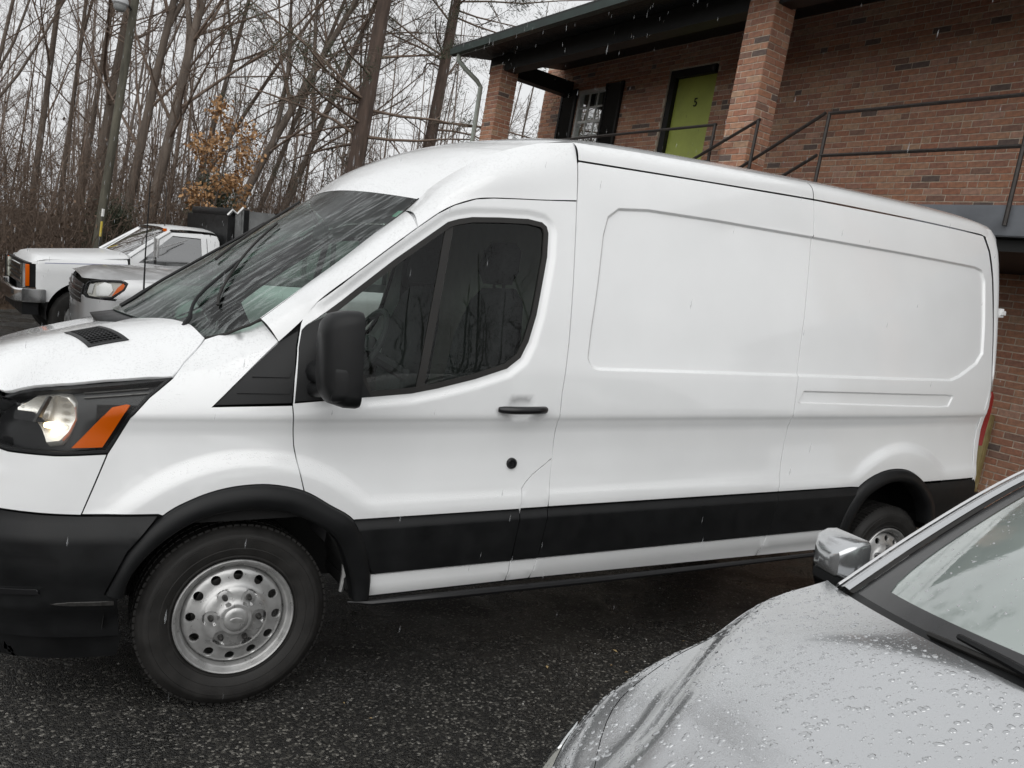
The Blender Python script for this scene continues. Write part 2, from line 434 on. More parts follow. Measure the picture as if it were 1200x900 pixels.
# ------------------------------------------------------------------ the white van (own frame: x back along the van, y to its far side, z up)
def poly_sd(p, poly):
    best = 1e9; n = len(poly); px, py = p
    for i in range(n):
        ax, ay = poly[i-1]; bx, by = poly[i]; dx, dy = bx-ax, by-ay; l2 = dx*dx+dy*dy
        t = 0 if l2 == 0 else max(0, min(1, ((px-ax)*dx+(py-ay)*dy)/l2)); ex, ey = px-ax-dx*t, py-ay-dy*t
        best = min(best, ex*ex+ey*ey)
    d = math.sqrt(best); return -d if inpoly(p, poly) else d
RECESS = [(1.522,1.734),(1.554,1.948),(1.584,2.037),(1.648,2.083),(1.82,2.098),(2.244,2.096),(2.936,2.081),(3.6,2.066),(4.42,2.046),(4.5,2.031),(4.53,1.962),(4.505,1.70),(4.475,1.503),(4.394,1.432),(4.198,1.351),(4.107,1.328),(3.574,1.328),(2.789,1.331),(2.015,1.333),(1.53,1.333),(1.486,1.345),(1.466,1.388),(1.484,1.521)]
STRAKE = [(2.84,1.262),(4.06,1.252),(4.15,1.247),(4.10,1.174),(4.0,1.170),(2.80,1.192)]
def side2(u, z):
    e = 0
    if u > 1.4 and 1.1 < z < 2.15:
        e += .013*sstep(.002, .016, -poly_sd((u, z), RECESS))
        if z < 1.3: e += .010*sstep(0, .012, -poly_sd((u, z), STRAKE))
    return side(u, z, e)
def flank(off): return lambda u, z: side(u, z, off)
van = root('cargo_van', 'long white cargo van with black lower cladding and silver steel wheels', 'van', LOT)
W_, BP, GAP = MAT['white'], MAT['black_plastic'], MAT['gap']
MI = VW
B_SEAM = [(1.257,.396),(1.281,.495),(1.306,.701),(1.33,1.004),(1.342,1.235),(1.372,1.46),(1.394,1.724),(1.419,2.087),(1.440,2.272)]
S_SEAM = [(2.642,.373),(2.682,.475),(2.72,.73),(2.766,1.022),(2.792,1.331),(2.854,1.654),(2.925,2.09),(2.96,2.293)]
def on(seam, z):
    for a, b in zip(seam, seam[1:]):
        if z <= b[1]: return a[0]+(b[0]-a[0])*(z-a[1])/(b[1]-a[1])
    return seam[-1][0]
def between(seam, z0, z1):
    return [(on(seam, z0), z0)]+[p for p in seam if z0 < p[1] < z1]+[(on(seam, z1), z1)]
ARCH_F = [(-.449,.508),(-.379,.663),(-.271,.779),(-.181,.832),(-.089,.864),(.007,.878),(.109,.875),(.222,.846),(.321,.788),(.42,.722),(.479,.614),(.508,.492),(.507,.391)]
ARCH_R = [(3.227,.46),(3.235,.52),(3.282,.641),(3.368,.738),(3.525,.800),(3.677,.812),(3.806,.786),(3.936,.714),(4.05,.60),(4.10,.48)]
ARCH_S = spline2(ARCH_F, .02)
def arch_pts(u0, u1): return [p for p in ARCH_S if u0 < p[0] < u1 and p[1] > .70]
FLINES = [[(-.45,z_),(4.55,z_)] for z_ in (.754,.770,.787,.804,.820,1.08,1.10,1.115,1.128,1.14)]
def circ_loops(cx, cz, rs): return [[(cx+r*math.cos(k*math.pi/40), cz+r*math.sin(k*math.pi/40)) for k in range(41)] for r in rs]
FARC = circ_loops(.02, .36, (.578,.597,.616,.635,.654)); RARC = circ_loops(3.72, .34, (.558,.577,.596,.615,.634))
FUEL = [(1.167,.709),(1.177,.812),(1.20,.84),(1.232,.869),(1.33,.938)]
A_UP = [(.42,.722),(.321,.788),(.222,.846)]
FD = [(.222,.846),(.201,.928),(.182,1.018),(.167,1.173),(.171,1.271),(.184,1.387),(.203,1.476),(.219,1.519),(.258,1.561),(.401,1.684),(.563,1.813),(.652,1.884),(.745,1.953),(.818,1.995),(.916,2.032),(1.0,2.046),(1.106,2.056),(1.25,2.068),(on(B_SEAM,2.084),2.084)]
WIN = [(.460,1.208),(.637,1.224),(.75,1.246),(.917,1.287),(1.064,1.334),(1.129,1.381),(1.168,1.45),(1.207,1.567),(1.262,1.821),(1.27,1.926),(1.262,1.953),(1.24,1.968),(1.17,1.975),(1.03,1.966),(.902,1.953),(.84,1.938),(.793,1.921),(.563,1.749),(.401,1.617),(.293,1.525)]
SAIL_D = [(.172,1.182),(.460,1.208),(.293,1.525),(.222,1.474),(.203,1.455),(.186,1.387)]
door_outer = FUEL[:1]+FUEL[1:]+between(B_SEAM,.938,2.084)[1:]+FD[::-1][1:]+arch_pts(.228,.415)+[(.42,.722),(1.166,.722)]
door_hole = [(.176,1.182)]+WIN[:-1]+[(.293,1.525),(.222,1.47),(.207,1.452),(.192,1.387)]
def door_map(u, z):
    # pressed-in edge round the window frame
    e = .010*sstep(.05, .012, poly_sd((u, z), WIN)) if z > 1.15 and .2 < u else 0
    c = .020*math.exp(-((u-1.142)/.055)**4-((z-1.159)/.042)**4)       # finger cup behind the handle
    return side(u, z, e+c)
door, door2 = panel('front_door', door_outer, door_map, W_, van, holes=[door_hole], step=.03, flip=False, mirror=MI, lines=FLINES+FARC,
                    loops=[offset_poly(WIN, -.012), offset_poly(WIN, -.022), offset_poly(WIN, -.034), offset_poly(WIN, -.05), [(1.142+.06*math.cos(a)*1.0, 1.159+.046*math.sin(a)) for a in [k*math.pi/10 for k in range(20)]]])
# black surround, sail panel and the glass
for M_ in (None, MI):
    dr = door if M_ is None else door2
    def pn(name, outer, f, mat, **k):
        o = panel(name, outer, f, mat, dr, **k) if M_ is None else panel(name, outer, (lambda u, z, f=f: (f(u, z)[0], MI-f(u, z)[1], f(u, z)[2])), mat, dr, flip=True, **k)
        return o
    pn('window_seal', offset_poly(WIN, -.002), flank(.008), MAT['rubber'], holes=[offset_poly(WIN, .020)], gap=0, rim=.02)
    pn('window_glass', offset_poly(WIN, .014), flank(.018), MAT['door_glass'], gap=0, rim=0)
    pn('window_divider', [(.655,1.24),(.69,1.247),(.822,1.925),(.785,1.915)], flank(.012), MAT['rubber'], gap=0, rim=.012)
    pn('sail_panel', [(.172,1.184),(.47,1.21),(.30,1.52),(.222,1.474),(.203,1.455),(.186,1.387)], flank(.004), BP, gap=.002, rim=.012)
    hb = MB()
    y0 = side(1.14, 1.159)[1]
    hp = [(1.03,y0-.006,1.16),(1.045,y0-.022,1.160),(1.09,y0-.036,1.160),(1.14,y0-.039,1.160),(1.20,y0-.036,1.160),(1.245,y0-.022,1.160),(1.258,y0-.006,1.16)]
    hb.tube([Vector(p) for p in hp], [.012,.016,.017,.017,.017,.016,.012], 10)
    hb.v = [(v[0], v[1] if M_ is None else MI-v[1], v[2]) for v in hb.v]
    hb.build('door_handle', MAT['black_gloss'], dr, smooth=True)
    lk = MB(); yl = side(1.123, .921)[1]
    lk.lathe([(.0,.012),(.006,.012),(.0065,.008),(.012,.0085),(.013,.013),(.02,.013),(.024,.008),(.025,-.004)], 24, Matrix.Translation((1.123, yl if M_ is None else MI-yl, .921)) @ Matrix.Rotation(R(90 if M_ is None else -90), 4, 'X'))
    lk.build('door_lock', MAT['black_gloss'], dr, smooth=True)
# fender
fender_outer = [(.222,.846)]+arch_pts(-.265,.216)[::-1]+[(-.271,.779),(-.287,.785),(-.529,.789),(-.491,.893),(-.455,.996),(-.386,1.119),(-.326,1.192),(-.250,1.259),(-.212,1.309),(-.165,1.355),(-.125,1.395),(-.03,1.425),(.012,1.443),(.086,1.474),(.126,1.404),(-.112,1.164),(.167,1.173),(.182,1.018),(.201,.928)]
panel('fender', fender_outer, flank(0), W_, van, step=.03, mirror=MI, lines=FLINES+FARC)
panel('fender_sail', [(-.112,1.166),(.167,1.178),(.184,1.387),(.2,1.455),(.127,1.404)], flank(.005), BP, van, mirror=MI, gap=.003)
for k, zz in enumerate((1.225, 1.285)):     # moulded ribs of the sail panel
    panel('sail_rib', [(-.03+k*.055,zz-.012),(.155,zz-.010),(.160,zz+.012),(-.01+k*.055,zz+.010)], flank(-.001), BP, van, gap=0, rim=.01, mirror=MI)
# nose: white upper cover, black bumper, grille, lamps
HL = [(-.90,1.165),(-.80,1.192),(-.722,1.208),(-.581,1.223),(-.427,1.241),(-.248,1.262),(-.326,1.192),(-.386,1.119),(-.456,.997),(-.621,.990),(-.80,.992),(-.95,1.01),(-1.0,1.06),(-.97,1.13)]
panel('bumper_cover', [(-.529,.787),(-.491,.893),(-.456,.994),(-.621,.988),(-.80,.990),(-.95,1.008),(-1.02,1.02),(-1.02,.80),(-.9,.80),(-.796,.798),(-.649,.791)], flank(.0), W_, van, mirror=MI)
panel('grille_surround', [(-1.02,1.16),(UN+.004,1.16),(UN+.004,.80),(-1.02,.80)][::-1], flank(.02), MAT['black_gloss'], van, mirror=MI, gap=0)
for k in range(4):
    panel('grille_bar', [(-1.06,.86+k*.072),(UN+.002,.86+k*.072),(UN+.002,.893+k*.072),(-1.06,.893+k*.072)][::-1], flank(.0), MAT['steel'], van, mirror=MI, gap=0, rim=.03)
def bump_map(u, z):
    e = .004-.034*sstep(.795, .70, z) + .014*sstep(.60, .50, z) + .02*sstep(.46, .40, z)
    e += .02*sstep(.0, .02, -poly_sd((u, z), FOG)) if u < -.5 else 0
    return side(u, z, e)
FOG = [(-.58,.64),(-.62,.665),(-.95,.66),(-1.0,.6),(-.98,.48),(-.92,.455),(-.68,.47),(-.60,.53),(-.575,.59)]
panel('front_bumper', [(-.285,.781),(-.529,.784),(-.649,.787),(-.796,.794),(-.9,.796),(UN+.002,.796),(UN+.002,.34),(-.404,.335),(-.41,.50),(-.449,.508),(-.379,.663),(-.30,.76)], bump_map, BP, van, step=.035, mirror=MI, loops=[FOG, offset_poly(FOG,.02)])
panel('fog_bezel', offset_poly(FOG, .03), flank(.0), BP, van, holes=[offset_poly(FOG, .062)], gap=0, rim=.02, mirror=MI)
panel('fog_trim_bar', [(-.66,.505),(-.90,.495),(-.90,.515),(-.67,.522)], flank(-.004), MAT['black_gloss'], van, gap=0, rim=.03, mirror=MI)
panel('lip_highlight', [(-.42,.468),(-.56,.470),(-.62,.476),(-.56,.482),(-.42,.482)], flank(-.022), MAT['steel_dark'], van, gap=0, rim=.02, mirror=MI)  # brighter strip added for the highlight along the bumper's lower lip
panel('air_dam', [(-.40,.335),(UN+.002,.335),(UN+.002,.22),(-.42,.24)][::-1], flank(.03), BP, van, mirror=MI, gap=0)
for M_ in (None, MI):
    lamp = bpy.data.objects.new('headlight', None); link(lamp, van)
    def pl(name, outer, off, mat, **k):
        f = flank(off) if not callable(off) else off
        if M_ is None: return panel(name, outer, f, mat, lamp, **k)
        return panel(name, outer, (lambda u, z: (f(u, z)[0], MI-f(u, z)[1], f(u, z)[2])), mat, lamp, flip=True, **k)
    pl('lamp_housing', HL, .058, MAT['black_gloss'], gap=0, rim=0)
    pl('lamp_edge', HL, .006, MAT['black_plastic'], holes=[offset_poly(HL, .012)], gap=.001, rim=.06)
    LOBE = [(-.80,1.135),(-.734,1.172),(-.64,1.184),(-.60,1.178),(-.578,1.155),(-.572,1.105),(-.59,1.065),(-.615,1.035),(-.66,1.028),(-.69,1.062),(-.723,1.092),(-.80,1.100)]
    cu, cz = -.655, 1.11
    def bowl(u, z): 
        return side(u, z, .012+.045*max(0, 1-((u-cu)/.16)**2-((z-cz)/.095)**2))
    pl('lamp_reflector', LOBE, bowl, MAT['reflector'], gap=0, rim=.03, step=.012, dens=.012)
    pl('lamp_shade', [(-.80,1.128),(-.72,1.128),(-.668,1.096),(-.80,1.098)], .008, MAT['black_gloss'], gap=0, rim=.02)
    pl('lamp_divider', [(-.672,1.18),(-.662,1.185),(-.70,1.095),(-.712,1.095)], .006, MAT['steel_dark'], gap=0, rim=.02)
    pl('turn_signal', [(-.57,1.014),(-.474,1.016),(-.388,1.164),(-.400,1.166),(-.446,1.155)], .012, MAT['amber'], gap=0, rim=.03)
    for k in range(3):
        pl('lamp_fin', [(-.55,1.178+k*.016),(-.33,1.200+k*.016),(-.33,1.204+k*.016),(-.55,1.182+k*.016)], .045, MAT['steel_dark'], gap=0, rim=.008)
    pl('lamp_lens', offset_poly(HL, .006), .004, MAT['lens'], gap=0, rim=0)
    bx, by, bz = side(-.655, 1.085, .03)
    bb = MB(); bb.lathe([(0,-.02),(.008,-.018),(.011,-.006),(.011,.012),(.004,.016),(0,.016)], 16, Matrix.Translation((bx, by if M_ is None else MI-by, bz)) @ Matrix.Rotation(R(90), 4, 'Y'))
    bulb_m = MAT.get('bulb')
    if bulb_m is None:
        bulb_m, t_, b_ = material('lit_bulb'); b_.inputs['Emission Color'].default_value = (1, .72, .36, 1); b_.inputs['Emission Strength'].default_value = 6; MAT['bulb'] = bulb_m
    bb.build('bulb', bulb_m, lamp, smooth=True)
# hood
_zc = [(-1.02,1.10),(-.97,1.205),(-.90,1.275),(-.82,1.316),(-.6,1.384),(-.36,1.444),(-.2,1.478),(0,1.50)]
_ze = [(-.95,1.10),(-.8,1.165),(-.6,1.20),(-.4,1.228),(-.25,1.25),(-.12,1.295),(0,1.34)]
def hood_z(x, y):
    yo = plan_y(x)+.07
    e = min(1.25, abs(y-VC)/(VC-yo)); zc, ze = lerp_pts(_zc, x), lerp_pts(_ze, x)
    z = ze+(zc-ze)*(1-e**4.6)
    return z
def plan_y(x):
    for i in range(len(_nose)-1):
        if _nose[i+1][0] <= x <= _nose[i][0]:
            t = (x-_nose[i][0])/(_nose[i+1][0]-_nose[i][0]); return _nose[i][1]+t*(_nose[i+1][1]-_nose[i][1])
    return 0 if x > 0 else 1.03
_hed = [side(u, z) for u, z in spline2(((-.125,1.396),(-.145,1.376),(-.165,1.356),(-.19,1.332),(-.212,1.310),(-.23,1.285),(-.250,1.262),(-.33,1.258),(-.427,1.248),(-.50,1.241),(-.581,1.231),(-.65,1.222),(-.722,1.214),(-.80,1.198),(-.90,1.172)), .022)]
_hdl = [(x, y, z-hood_z(x, y)) for x, y, z in _hed]
_hood0 = hood_z
def hood_z(x, y):
    y2 = min(y, MI-y); w = 0; a = 0
    for (ex, ey, d) in _hdl:
        k = math.exp(-(((x-ex)**2+(y2-ey)**2)/.045**2)); w += k; a += k*d
    dm = min((x-ex)**2+(y2-ey)**2 for ex, ey, d in _hdl)
    return _hood0(x, y)+(a/w*math.exp(-dm/.09**2) if w > 1e-9 else 0)
HOOD_L = [(x+.001, y+.0015) for x, y, z in _hed]+[(-.86,.42),(-.91,.52),(-.95,.66),(-.97,.84)]
HOOD_R = [(-.405,1.03),(-.395,.88),(-.365,.71),(-.295,.57),(-.215,.46),(-.155,.355)]
hood_outer = [(x, y) for x, y in HOOD_L]+[(-.975,1.03)]+[(x, MI-y) for x, y in HOOD_L[::-1]]+[(x, MI-y) for x, y in HOOD_R[::-1]]+HOOD_R[1:]
VENT = [(-.504,.311),(-.384,.305),(-.471,.537),(-.578,.541)]
VENT2 = [(x, MI-y) for x, y in VENT][::-1]
hood = panel('hood', hood_outer, lambda x, y: (x, y, hood_z(x, y)), W_, van, holes=[VENT, VENT2], step=.035, gap=.002, rim=.014)
for V in (VENT, VENT2):
    v_ = panel('hood_vent', offset_poly(V, -.006), lambda x, y: (x, y, hood_z(x, y)+.004), BP, hood, holes=[offset_poly(V, .008)], gap=0, rim=.014)
    mb = MB(); a, b, c, d = [Vector((*p, 0)) for p in V]
    for k in range(1, 8):
        p, q = a.lerp(b, k/8), d.lerp(c, k/8)
        mb.tube([Vector((s.x, s.y, hood_z(s.x, s.y)-.003)) for s in (p, p.lerp(q, .5), q)], .0035, 4)
    for k in range(1, 10):
        p, q = a.lerp(d, k/10), b.lerp(c, k/10)
        mb.tube([Vector((s.x, s.y, hood_z(s.x, s.y)-.002)) for s in (p, p.lerp(q, .5), q)], .003, 4)
    mb.build('vent_grid', BP, v_)
    panel('vent_floor', offset_poly(V, -.004), lambda x, y: (x, y, hood_z(x, y)-.03), GAP, v_, gap=0, rim=0)
# windshield: edge curve, centre curve
EDGE = [(-.112,.285,1.392),(-.036,.24,1.416),(.009,.215,1.441),(.079,.192,1.479),(.23,.208,1.60),(.392,.235,1.726),(.56,.262,1.868),(.672,.285,1.963),(.735,.30,2.022)]
CENT = [(-.40,1.03,1.468),(-.33,1.03,1.512),(-.27,1.03,1.552),(-.20,1.03,1.60),(-.05,1.03,1.70),(.11,1.03,1.808),(.29,1.03,1.932),(.41,1.03,2.015),(.50,1.03,2.082)]
ES, CS = spline2(EDGE, .035), None
def curve_at(pts, t):
    k = (len(pts)-1)*t; i = min(len(pts)-2, int(k)); f = k-i
    p = [pts[max(0, i-1)], pts[i], pts[i+1], pts[min(len(pts)-1, i+2)]]
    return Vector([.5*(2*p[1][a]+(p[2][a]-p[0][a])*f+(2*p[0][a]-5*p[1][a]+4*p[2][a]-p[3][a])*f*f+(3*p[1][a]-p[0][a]-3*p[2][a]+p[3][a])*f**3) for a in range(3)])
def ws(s, t, off=0):
    """s -1 (near edge) .. 1 (far edge), t 0 base .. 1 top"""
    e, c = curve_at(EDGE, t), curve_at(CENT, t); q = abs(s)**2.4
    p = Vector((c.x+(e.x-c.x)*q, VC+(VC-e.y)*s, c.z+(e.z-c.z)*q))
    if off: p += Vector((-.62, 0, .78))*off
    return p
rows = [[ws(-1+2*j/40, i/30) for j in range(41)] for i in range(31)]
shield = grid('windshield', rows, MAT['windshield'], van, flip=True)
# black printed border under the glass, cowl at its foot
grid('windshield_border', [[ws(-1+2*j/40, i/6*(.05+.10*(1-abs(-1+2*j/40)**3)), -.006) for j in range(41)] for i in range(7)], MAT['black_gloss'], shield, flip=True)
cw = [[ws(-1+2*j/40, 0)+Vector((.02, 0, -.004)) for j in range(41)], [ws(-1+2*j/40, 0)+Vector((-.03-.06*(1-abs(-1+2*j/40)**4), 0, -.014-.010*(1-abs(-1+2*j/40)**2))) for j in range(41)],
      [ws(-1+2*j/40, 0)+Vector((-.05, 0, -.09)) for j in range(41)]]
grid('cowl', cw, BP, van, flip=False)
# rubber seal down both edges
for M_ in (0, 1):
    mb = MB(); mb.tube([(p[0], p[1] if M_ == 0 else MI-p[1], p[2]+.003) for p in spline2(EDGE, .04)], .006, 6); mb.build('windshield_seal', MAT['rubber'], shield, smooth=True)
# wipers
def wiper(s0, t0, s1, t1, bs, bt):
    w = bpy.data.objects.new('wiper', None); link(w, van)
    mb = MB(); mb.tube([ws(s0+(s1-s0)*k/10, t0+(t1-t0)*k/10, .014) for k in range(11)], .006, 6); mb.build('wiper_blade', MAT['rubber'], w, smooth=True)
    sm, tm = (s0+s1)/2, (t0+t1)/2
    mb = MB(); mb.tube([ws(bs+(sm-bs)*k/8, bt+(tm-bt)*k/8, .016+.006*math.sin(math.pi*k/8)) for k in range(9)], [.010]*3+[.007]*6, 6); mb.build('wiper_arm', BP, w, smooth=True)
wiper(-.816, .347, -.356, .705, -.90, .0)
wiper(-.37, .513, .10, .90, -.28, .04)
panel_st = grid('inspection_sticker', [[ws(-.985+.012*i, .835+.022*j, -.003) for i in range(3)] for j in range(3)], simple('sticker', (.25, .42, .36), .6), shield, flip=True)
# A pillars, roof sides, roof
DS = spline2([(.126,1.404),(.203,1.476),(.219,1.519),(.258,1.561),(.401,1.684),(.563,1.813),(.652,1.884)], .02)
DS3 = [side(u, z) for u, z in DS]
def ruled(name, A, B, mat, bulge, n=10, m=40, **k):
    rows = []
    for i in range(m+1):
        a, b = curve_at(A, i/m), curve_at(B, i/m)
        rows.append([a.lerp(b, j/n)+bulge*math.sin(math.pi*j/n) for j in range(n+1)])
    return grid(name, rows, mat, van, mirror=MI, **k)
def off_edge(p, d): return (p[0]-.0, p[1]+d, p[2])
PA = [side(.126,1.404), side(.212,1.493), side(.27,1.573), side(.401,1.686), side(.52,1.782), side(.652,1.886)]
PB = [(.079,.190,1.480),(.17,.199,1.552),(.26,.212,1.624),(.392,.233,1.728),(.54,.258,1.851),(.675,.279,1.959)]
PB = [(x-.006, y+.006, z+.006) for x, y, z in PB]
ruled('windshield_pillar', PA, PB, W_, Vector((-.006, -.016, .012)))
ruled('pillar_joint', [(p[0], p[1]+.010, p[2]-.004) for p in (side(.60,1.84), side(.66,1.89), side(.75,1.955))], [(.62,.29,1.90),(.68,.298,1.955),(.745,.312,2.012)], W_, Vector((-.006, -.016, .010)), m=10)
ruled('pillar_lining', [(p[0]+.03, p[1]+.03, p[2]-.03) for p in PA], [(p[0]+.01, p[1]+.016, p[2]-.012) for p in PB], MAT['interior'], Vector((0, 0, 0)))
CREASE = [(.738,.300,2.030),(.79,.297,2.085),(.89,.29,2.160),(1.017,.275,2.238),(1.146,.26,2.293),(1.279,.245,2.333),(1.452,.235,2.362)]
DT = [(.655,1.888),(.745,1.955),(.818,1.997),(.916,2.034),(1.0,2.048),(1.106,2.058),(1.25,2.070),(1.418,2.088)]
DT3 = [side(u, z) for u, z in DT]
CR3 = [(.672,.285,1.967)]+CREASE
m = 44; rows = []
for i in range(m+1):
    a, b = curve_at(DT3, i/m), curve_at(CR3, i/m); w = i/m
    b2 = Vector((b.x, b.y, b.z)); mid = Vector((0, -.030*(1-w)-.012*w-.03*math.sin(math.pi*w), .016))
    rows.append([a.lerp(b2, j/14)+mid*math.sin(math.pi*(j/14)**1.1) for j in range(15)])
grid('cab_roof_side', rows, W_, van, mirror=MI)
# roof
_rc = [(.50,2.084),(.56,2.145),(.62,2.192),(.72,2.25),(.9,2.333),(1.1,2.395),(1.35,2.440),(1.7,2.47),(2.2,2.482),(4.0,2.468),(4.6,2.446),(4.72,2.43),(4.80,2.39)]
_rg = [(.45,1.80),(.60,1.92),(.735,2.026)]+[(p[0], p[2]) for p in CREASE[1:]]+[(2.0,2.372),(3.0,2.378),(3.7,2.366),(4.45,2.344),(4.7,2.326),(4.8,2.30)]
_yg = [(.45,.36),(.738,.30),(.89,.29),(1.017,.275),(1.146,.26),(1.279,.245),(1.452,.235),(2,.232),(3.5,.235),(4.4,.262),(4.7,.29),(4.8,.33)]
def roof_pt(x, s):
    yg = lerp_pts(_yg, x); zg, zc = lerp_pts(_rg, x), lerp_pts(_rc, x)
    q = abs(s); p = 2.1+1.2*sstep(1.2, 1.8, x)
    return Vector((x, VC+(VC-yg)*s, zg+(zc-zg)*(1-q**p)))
xs = [1.452+.06*k for k in range(56)]
rows = [[roof_pt(x, -1+2*j/60) for j in range(61)] for x in xs if x < 4.75]
rows.append([roof_pt(4.75, -1+2*j/60) for j in range(61)])
grid('roof', rows, W_, van, flip=True)
def rf(t, s):      # front cap from the windshield head to the B pillar
    q = abs(s)**2.4; x0 = .50+(.735-.50)*q; x = x0+(1.452-x0)*t
    return roof_pt(x, s)
def cap(t, s):
    p = rf(t, s); w = ws(s, 1.0); k = (1-t)**3
    return p.lerp(Vector((p.x, p.y, w.z+(p.z-rf(0, s).z)+.002)), k)
grid('roof_cap', [[cap(i/24, -1+2*j/60) for j in range(61)] for i in range(25)], W_, van, flip=True)
# side panels
GT = [(1.440,2.268),(2.05,2.274),(2.96,2.280),(3.72,2.268),(4.50,2.252)]
def gut(u): return lerp_pts(GT, u)
LZ = .724
lp = [offset_poly(RECESS, d) for d in (0., .006, .012, .018)]
ls = [offset_poly(STRAKE, d) for d in (0., .006, .012)]
sp_outer = between(B_SEAM, LZ, 2.268)[::-1]+[(on(S_SEAM, LZ), LZ)]+between(S_SEAM, LZ, 2.28)[1:]+[(2.2,2.2765)]
panel('side_panel', sp_outer, side2, W_, van, step=.04, loops=lp, mirror=MI, lines=FLINES, gap=.0034)
REAR = [(4.49,LZ-.004),(4.52,.9),(4.535,1.099),(4.56,1.2),(4.575,1.40),(4.60,1.704),(4.615,1.985),(4.60,2.15),(4.56,2.25)]
qp = between(S_SEAM, LZ, 2.28)[::-1]+[(3.285,LZ),(3.345,.720)]+[p for p in spline2(ARCH_R, .025) if 3.36 < p[0] < 3.93 and p[1] > .715]+[(3.925,LZ)]+REAR+[(4.3,2.257),(3.72,2.268)]
panel('quarter_panel', qp, side2, W_, van, step=.04, loops=lp+ls, mirror=MI, lines=FLINES+RARC, gap=.0034)
# small filler flap behind the door
panel('fuel_flap', FUEL+between(B_SEAM, LZ, .938)[::-1][1:]+[(1.167,LZ)], flank(0), W_, van, mirror=MI)
# gutter strip between side and roof
for x0, x1, nm_ in ((1.443, 2.955, 'roof_rail'), (2.96, 4.75, 'roof_rail')):
    rows = []; n = 40
    for i in range(n+1):
        u = x0+(x1-x0)*i/n; z0 = gut(min(u, 4.5))+.006-(.06*sstep(4.5, 4.75, u)); p = Vector(side(min(u, 4.62), z0)); p.x = u; g = roof_pt(u, -1)
        if u > 4.5: p.y = max(p.y, g.y-.06)
        rows.append([p.lerp(g, k/8)+Vector((0, -.013, .010))*math.sin(math.pi*k/8) for k in range(9)])
    grid(nm_, rows, W_, van, mirror=MI)
# cladding, sills, step trim
def clad(u, z): return side(u, z, -.016+.017*sstep(.675, .722, z)+.004*sstep(.66, .5, z))
def strip(name, pts0, pts1, f, mat, **k): return panel(name, pts0+pts1[::-1], f, mat, van, step=.05, gap=.0022, mirror=MI, **k)
CB = .491
CLN = [[(.42,z_),(3.35,z_)] for z_ in (.675,.684,.694,.704,.714)]
strip('door_cladding', [(.51,CB),(1.145,CB)], [(.42,.722),(1.166,.720)], clad, BP, lines=CLN)
strip('filler_cladding', [(1.147,CB),(on(B_SEAM,CB),CB)], [(1.166,.720),(on(B_SEAM,.72),.72)], clad, BP, lines=CLN)
strip('side_cladding', [(on(B_SEAM,CB),CB),(on(S_SEAM,CB),CB)], [(on(B_SEAM,.72),.72),(on(S_SEAM,.72),.72)], clad, BP, lines=CLN)
strip('quarter_cladding', [(on(S_SEAM,CB),CB),(3.225,CB)], [(on(S_SEAM,.72),.72),(3.34,.722)], clad, BP, lines=CLN)
strip('rear_cladding', [(4.11,.36),(4.50,.36)], [(3.94,.715),(4.48,.715)], clad, BP)
def sill(u, z): return side(u, z, -.004+.02*sstep(.44, .37, z))
strip('door_sill', [(.508,.393),(1.134,.393)], [(.508,.488),(1.145,.488)], sill, W_)
strip('filler_sill', [(1.136,.393),(1.255,.393)], [(1.147,.488),(on(B_SEAM,.488),.488)], sill, W_)
strip('side_sill', [(1.257,.393),(2.642,.374)], [(on(B_SEAM,.488),.488),(on(S_SEAM,.488),.488)], sill, W_)
strip('quarter_sill', [(2.645,.374),(3.24,.366)], [(on(S_SEAM,.488),.488),(3.225,.488)], sill, W_)
for yy, sg in ((.055, 1), (MI-.055, -1)):
    mb = MB(); mb.tube([(.43,yy,.372),(.52,yy-.022*sg,.366),(.9,yy-.03*sg,.362),(1.7,yy-.03*sg,.352),(3.1,yy-.02*sg,.346)], [.004,.013,.017,.016,.012], 8)
    mb.build('step_trim', MAT['black_gloss'], van, smooth=True)
# arch mouldings
def along(P, t):
    c = [0]
    for p, q in zip(P, P[1:]): c.append(c[-1]+math.dist(p, q))
    d = t*c[-1]
    for k in range(len(P)-1):
        if d <= c[k+1]+1e-9:
            f = (d-c[k])/max(1e-9, c[k+1]-c[k]); return (P[k][0]+(P[k+1][0]-P[k][0])*f, P[k][1]+(P[k+1][1]-P[k][1])*f)
    return P[-1]
def arch_strip(name, O, I, n=56):
    A = spline2(O, .02); Bb = spline2(I, .02); rows = []
    for i in range(n+1):
        a = along(A, i/n); b = along(Bb, i/n)
        r = []
        for k, (t, e) in enumerate([(0,.004),(.03,-.010),(.12,-.022),(.5,-.030),(.85,-.028),(.97,-.018),(1.0,-.004),(1.0,.05)]):
            u, z = a[0]+(b[0]-a[0])*t, a[1]+(b[1]-a[1])*t; r.append(side(u, z, e))
        rows.append(r)
    return grid(name, rows, BP, van, flip=True, mirror=MI)
arch_strip('front_arch_moulding', ARCH_F, [(-.39,.488),(-.367,.57),(-.28,.677),(-.154,.76),(-.018,.787),(.124,.778),(.229,.740),(.346,.659),(.407,.535),(.44,.39)])
arch_strip('rear_arch_moulding', ARCH_R, [(3.31,.46),(3.32,.51),(3.36,.60),(3.429,.672),(3.569,.733),(3.70,.738),(3.80,.71),(3.89,.65),(3.97,.56),(4.01,.46)])
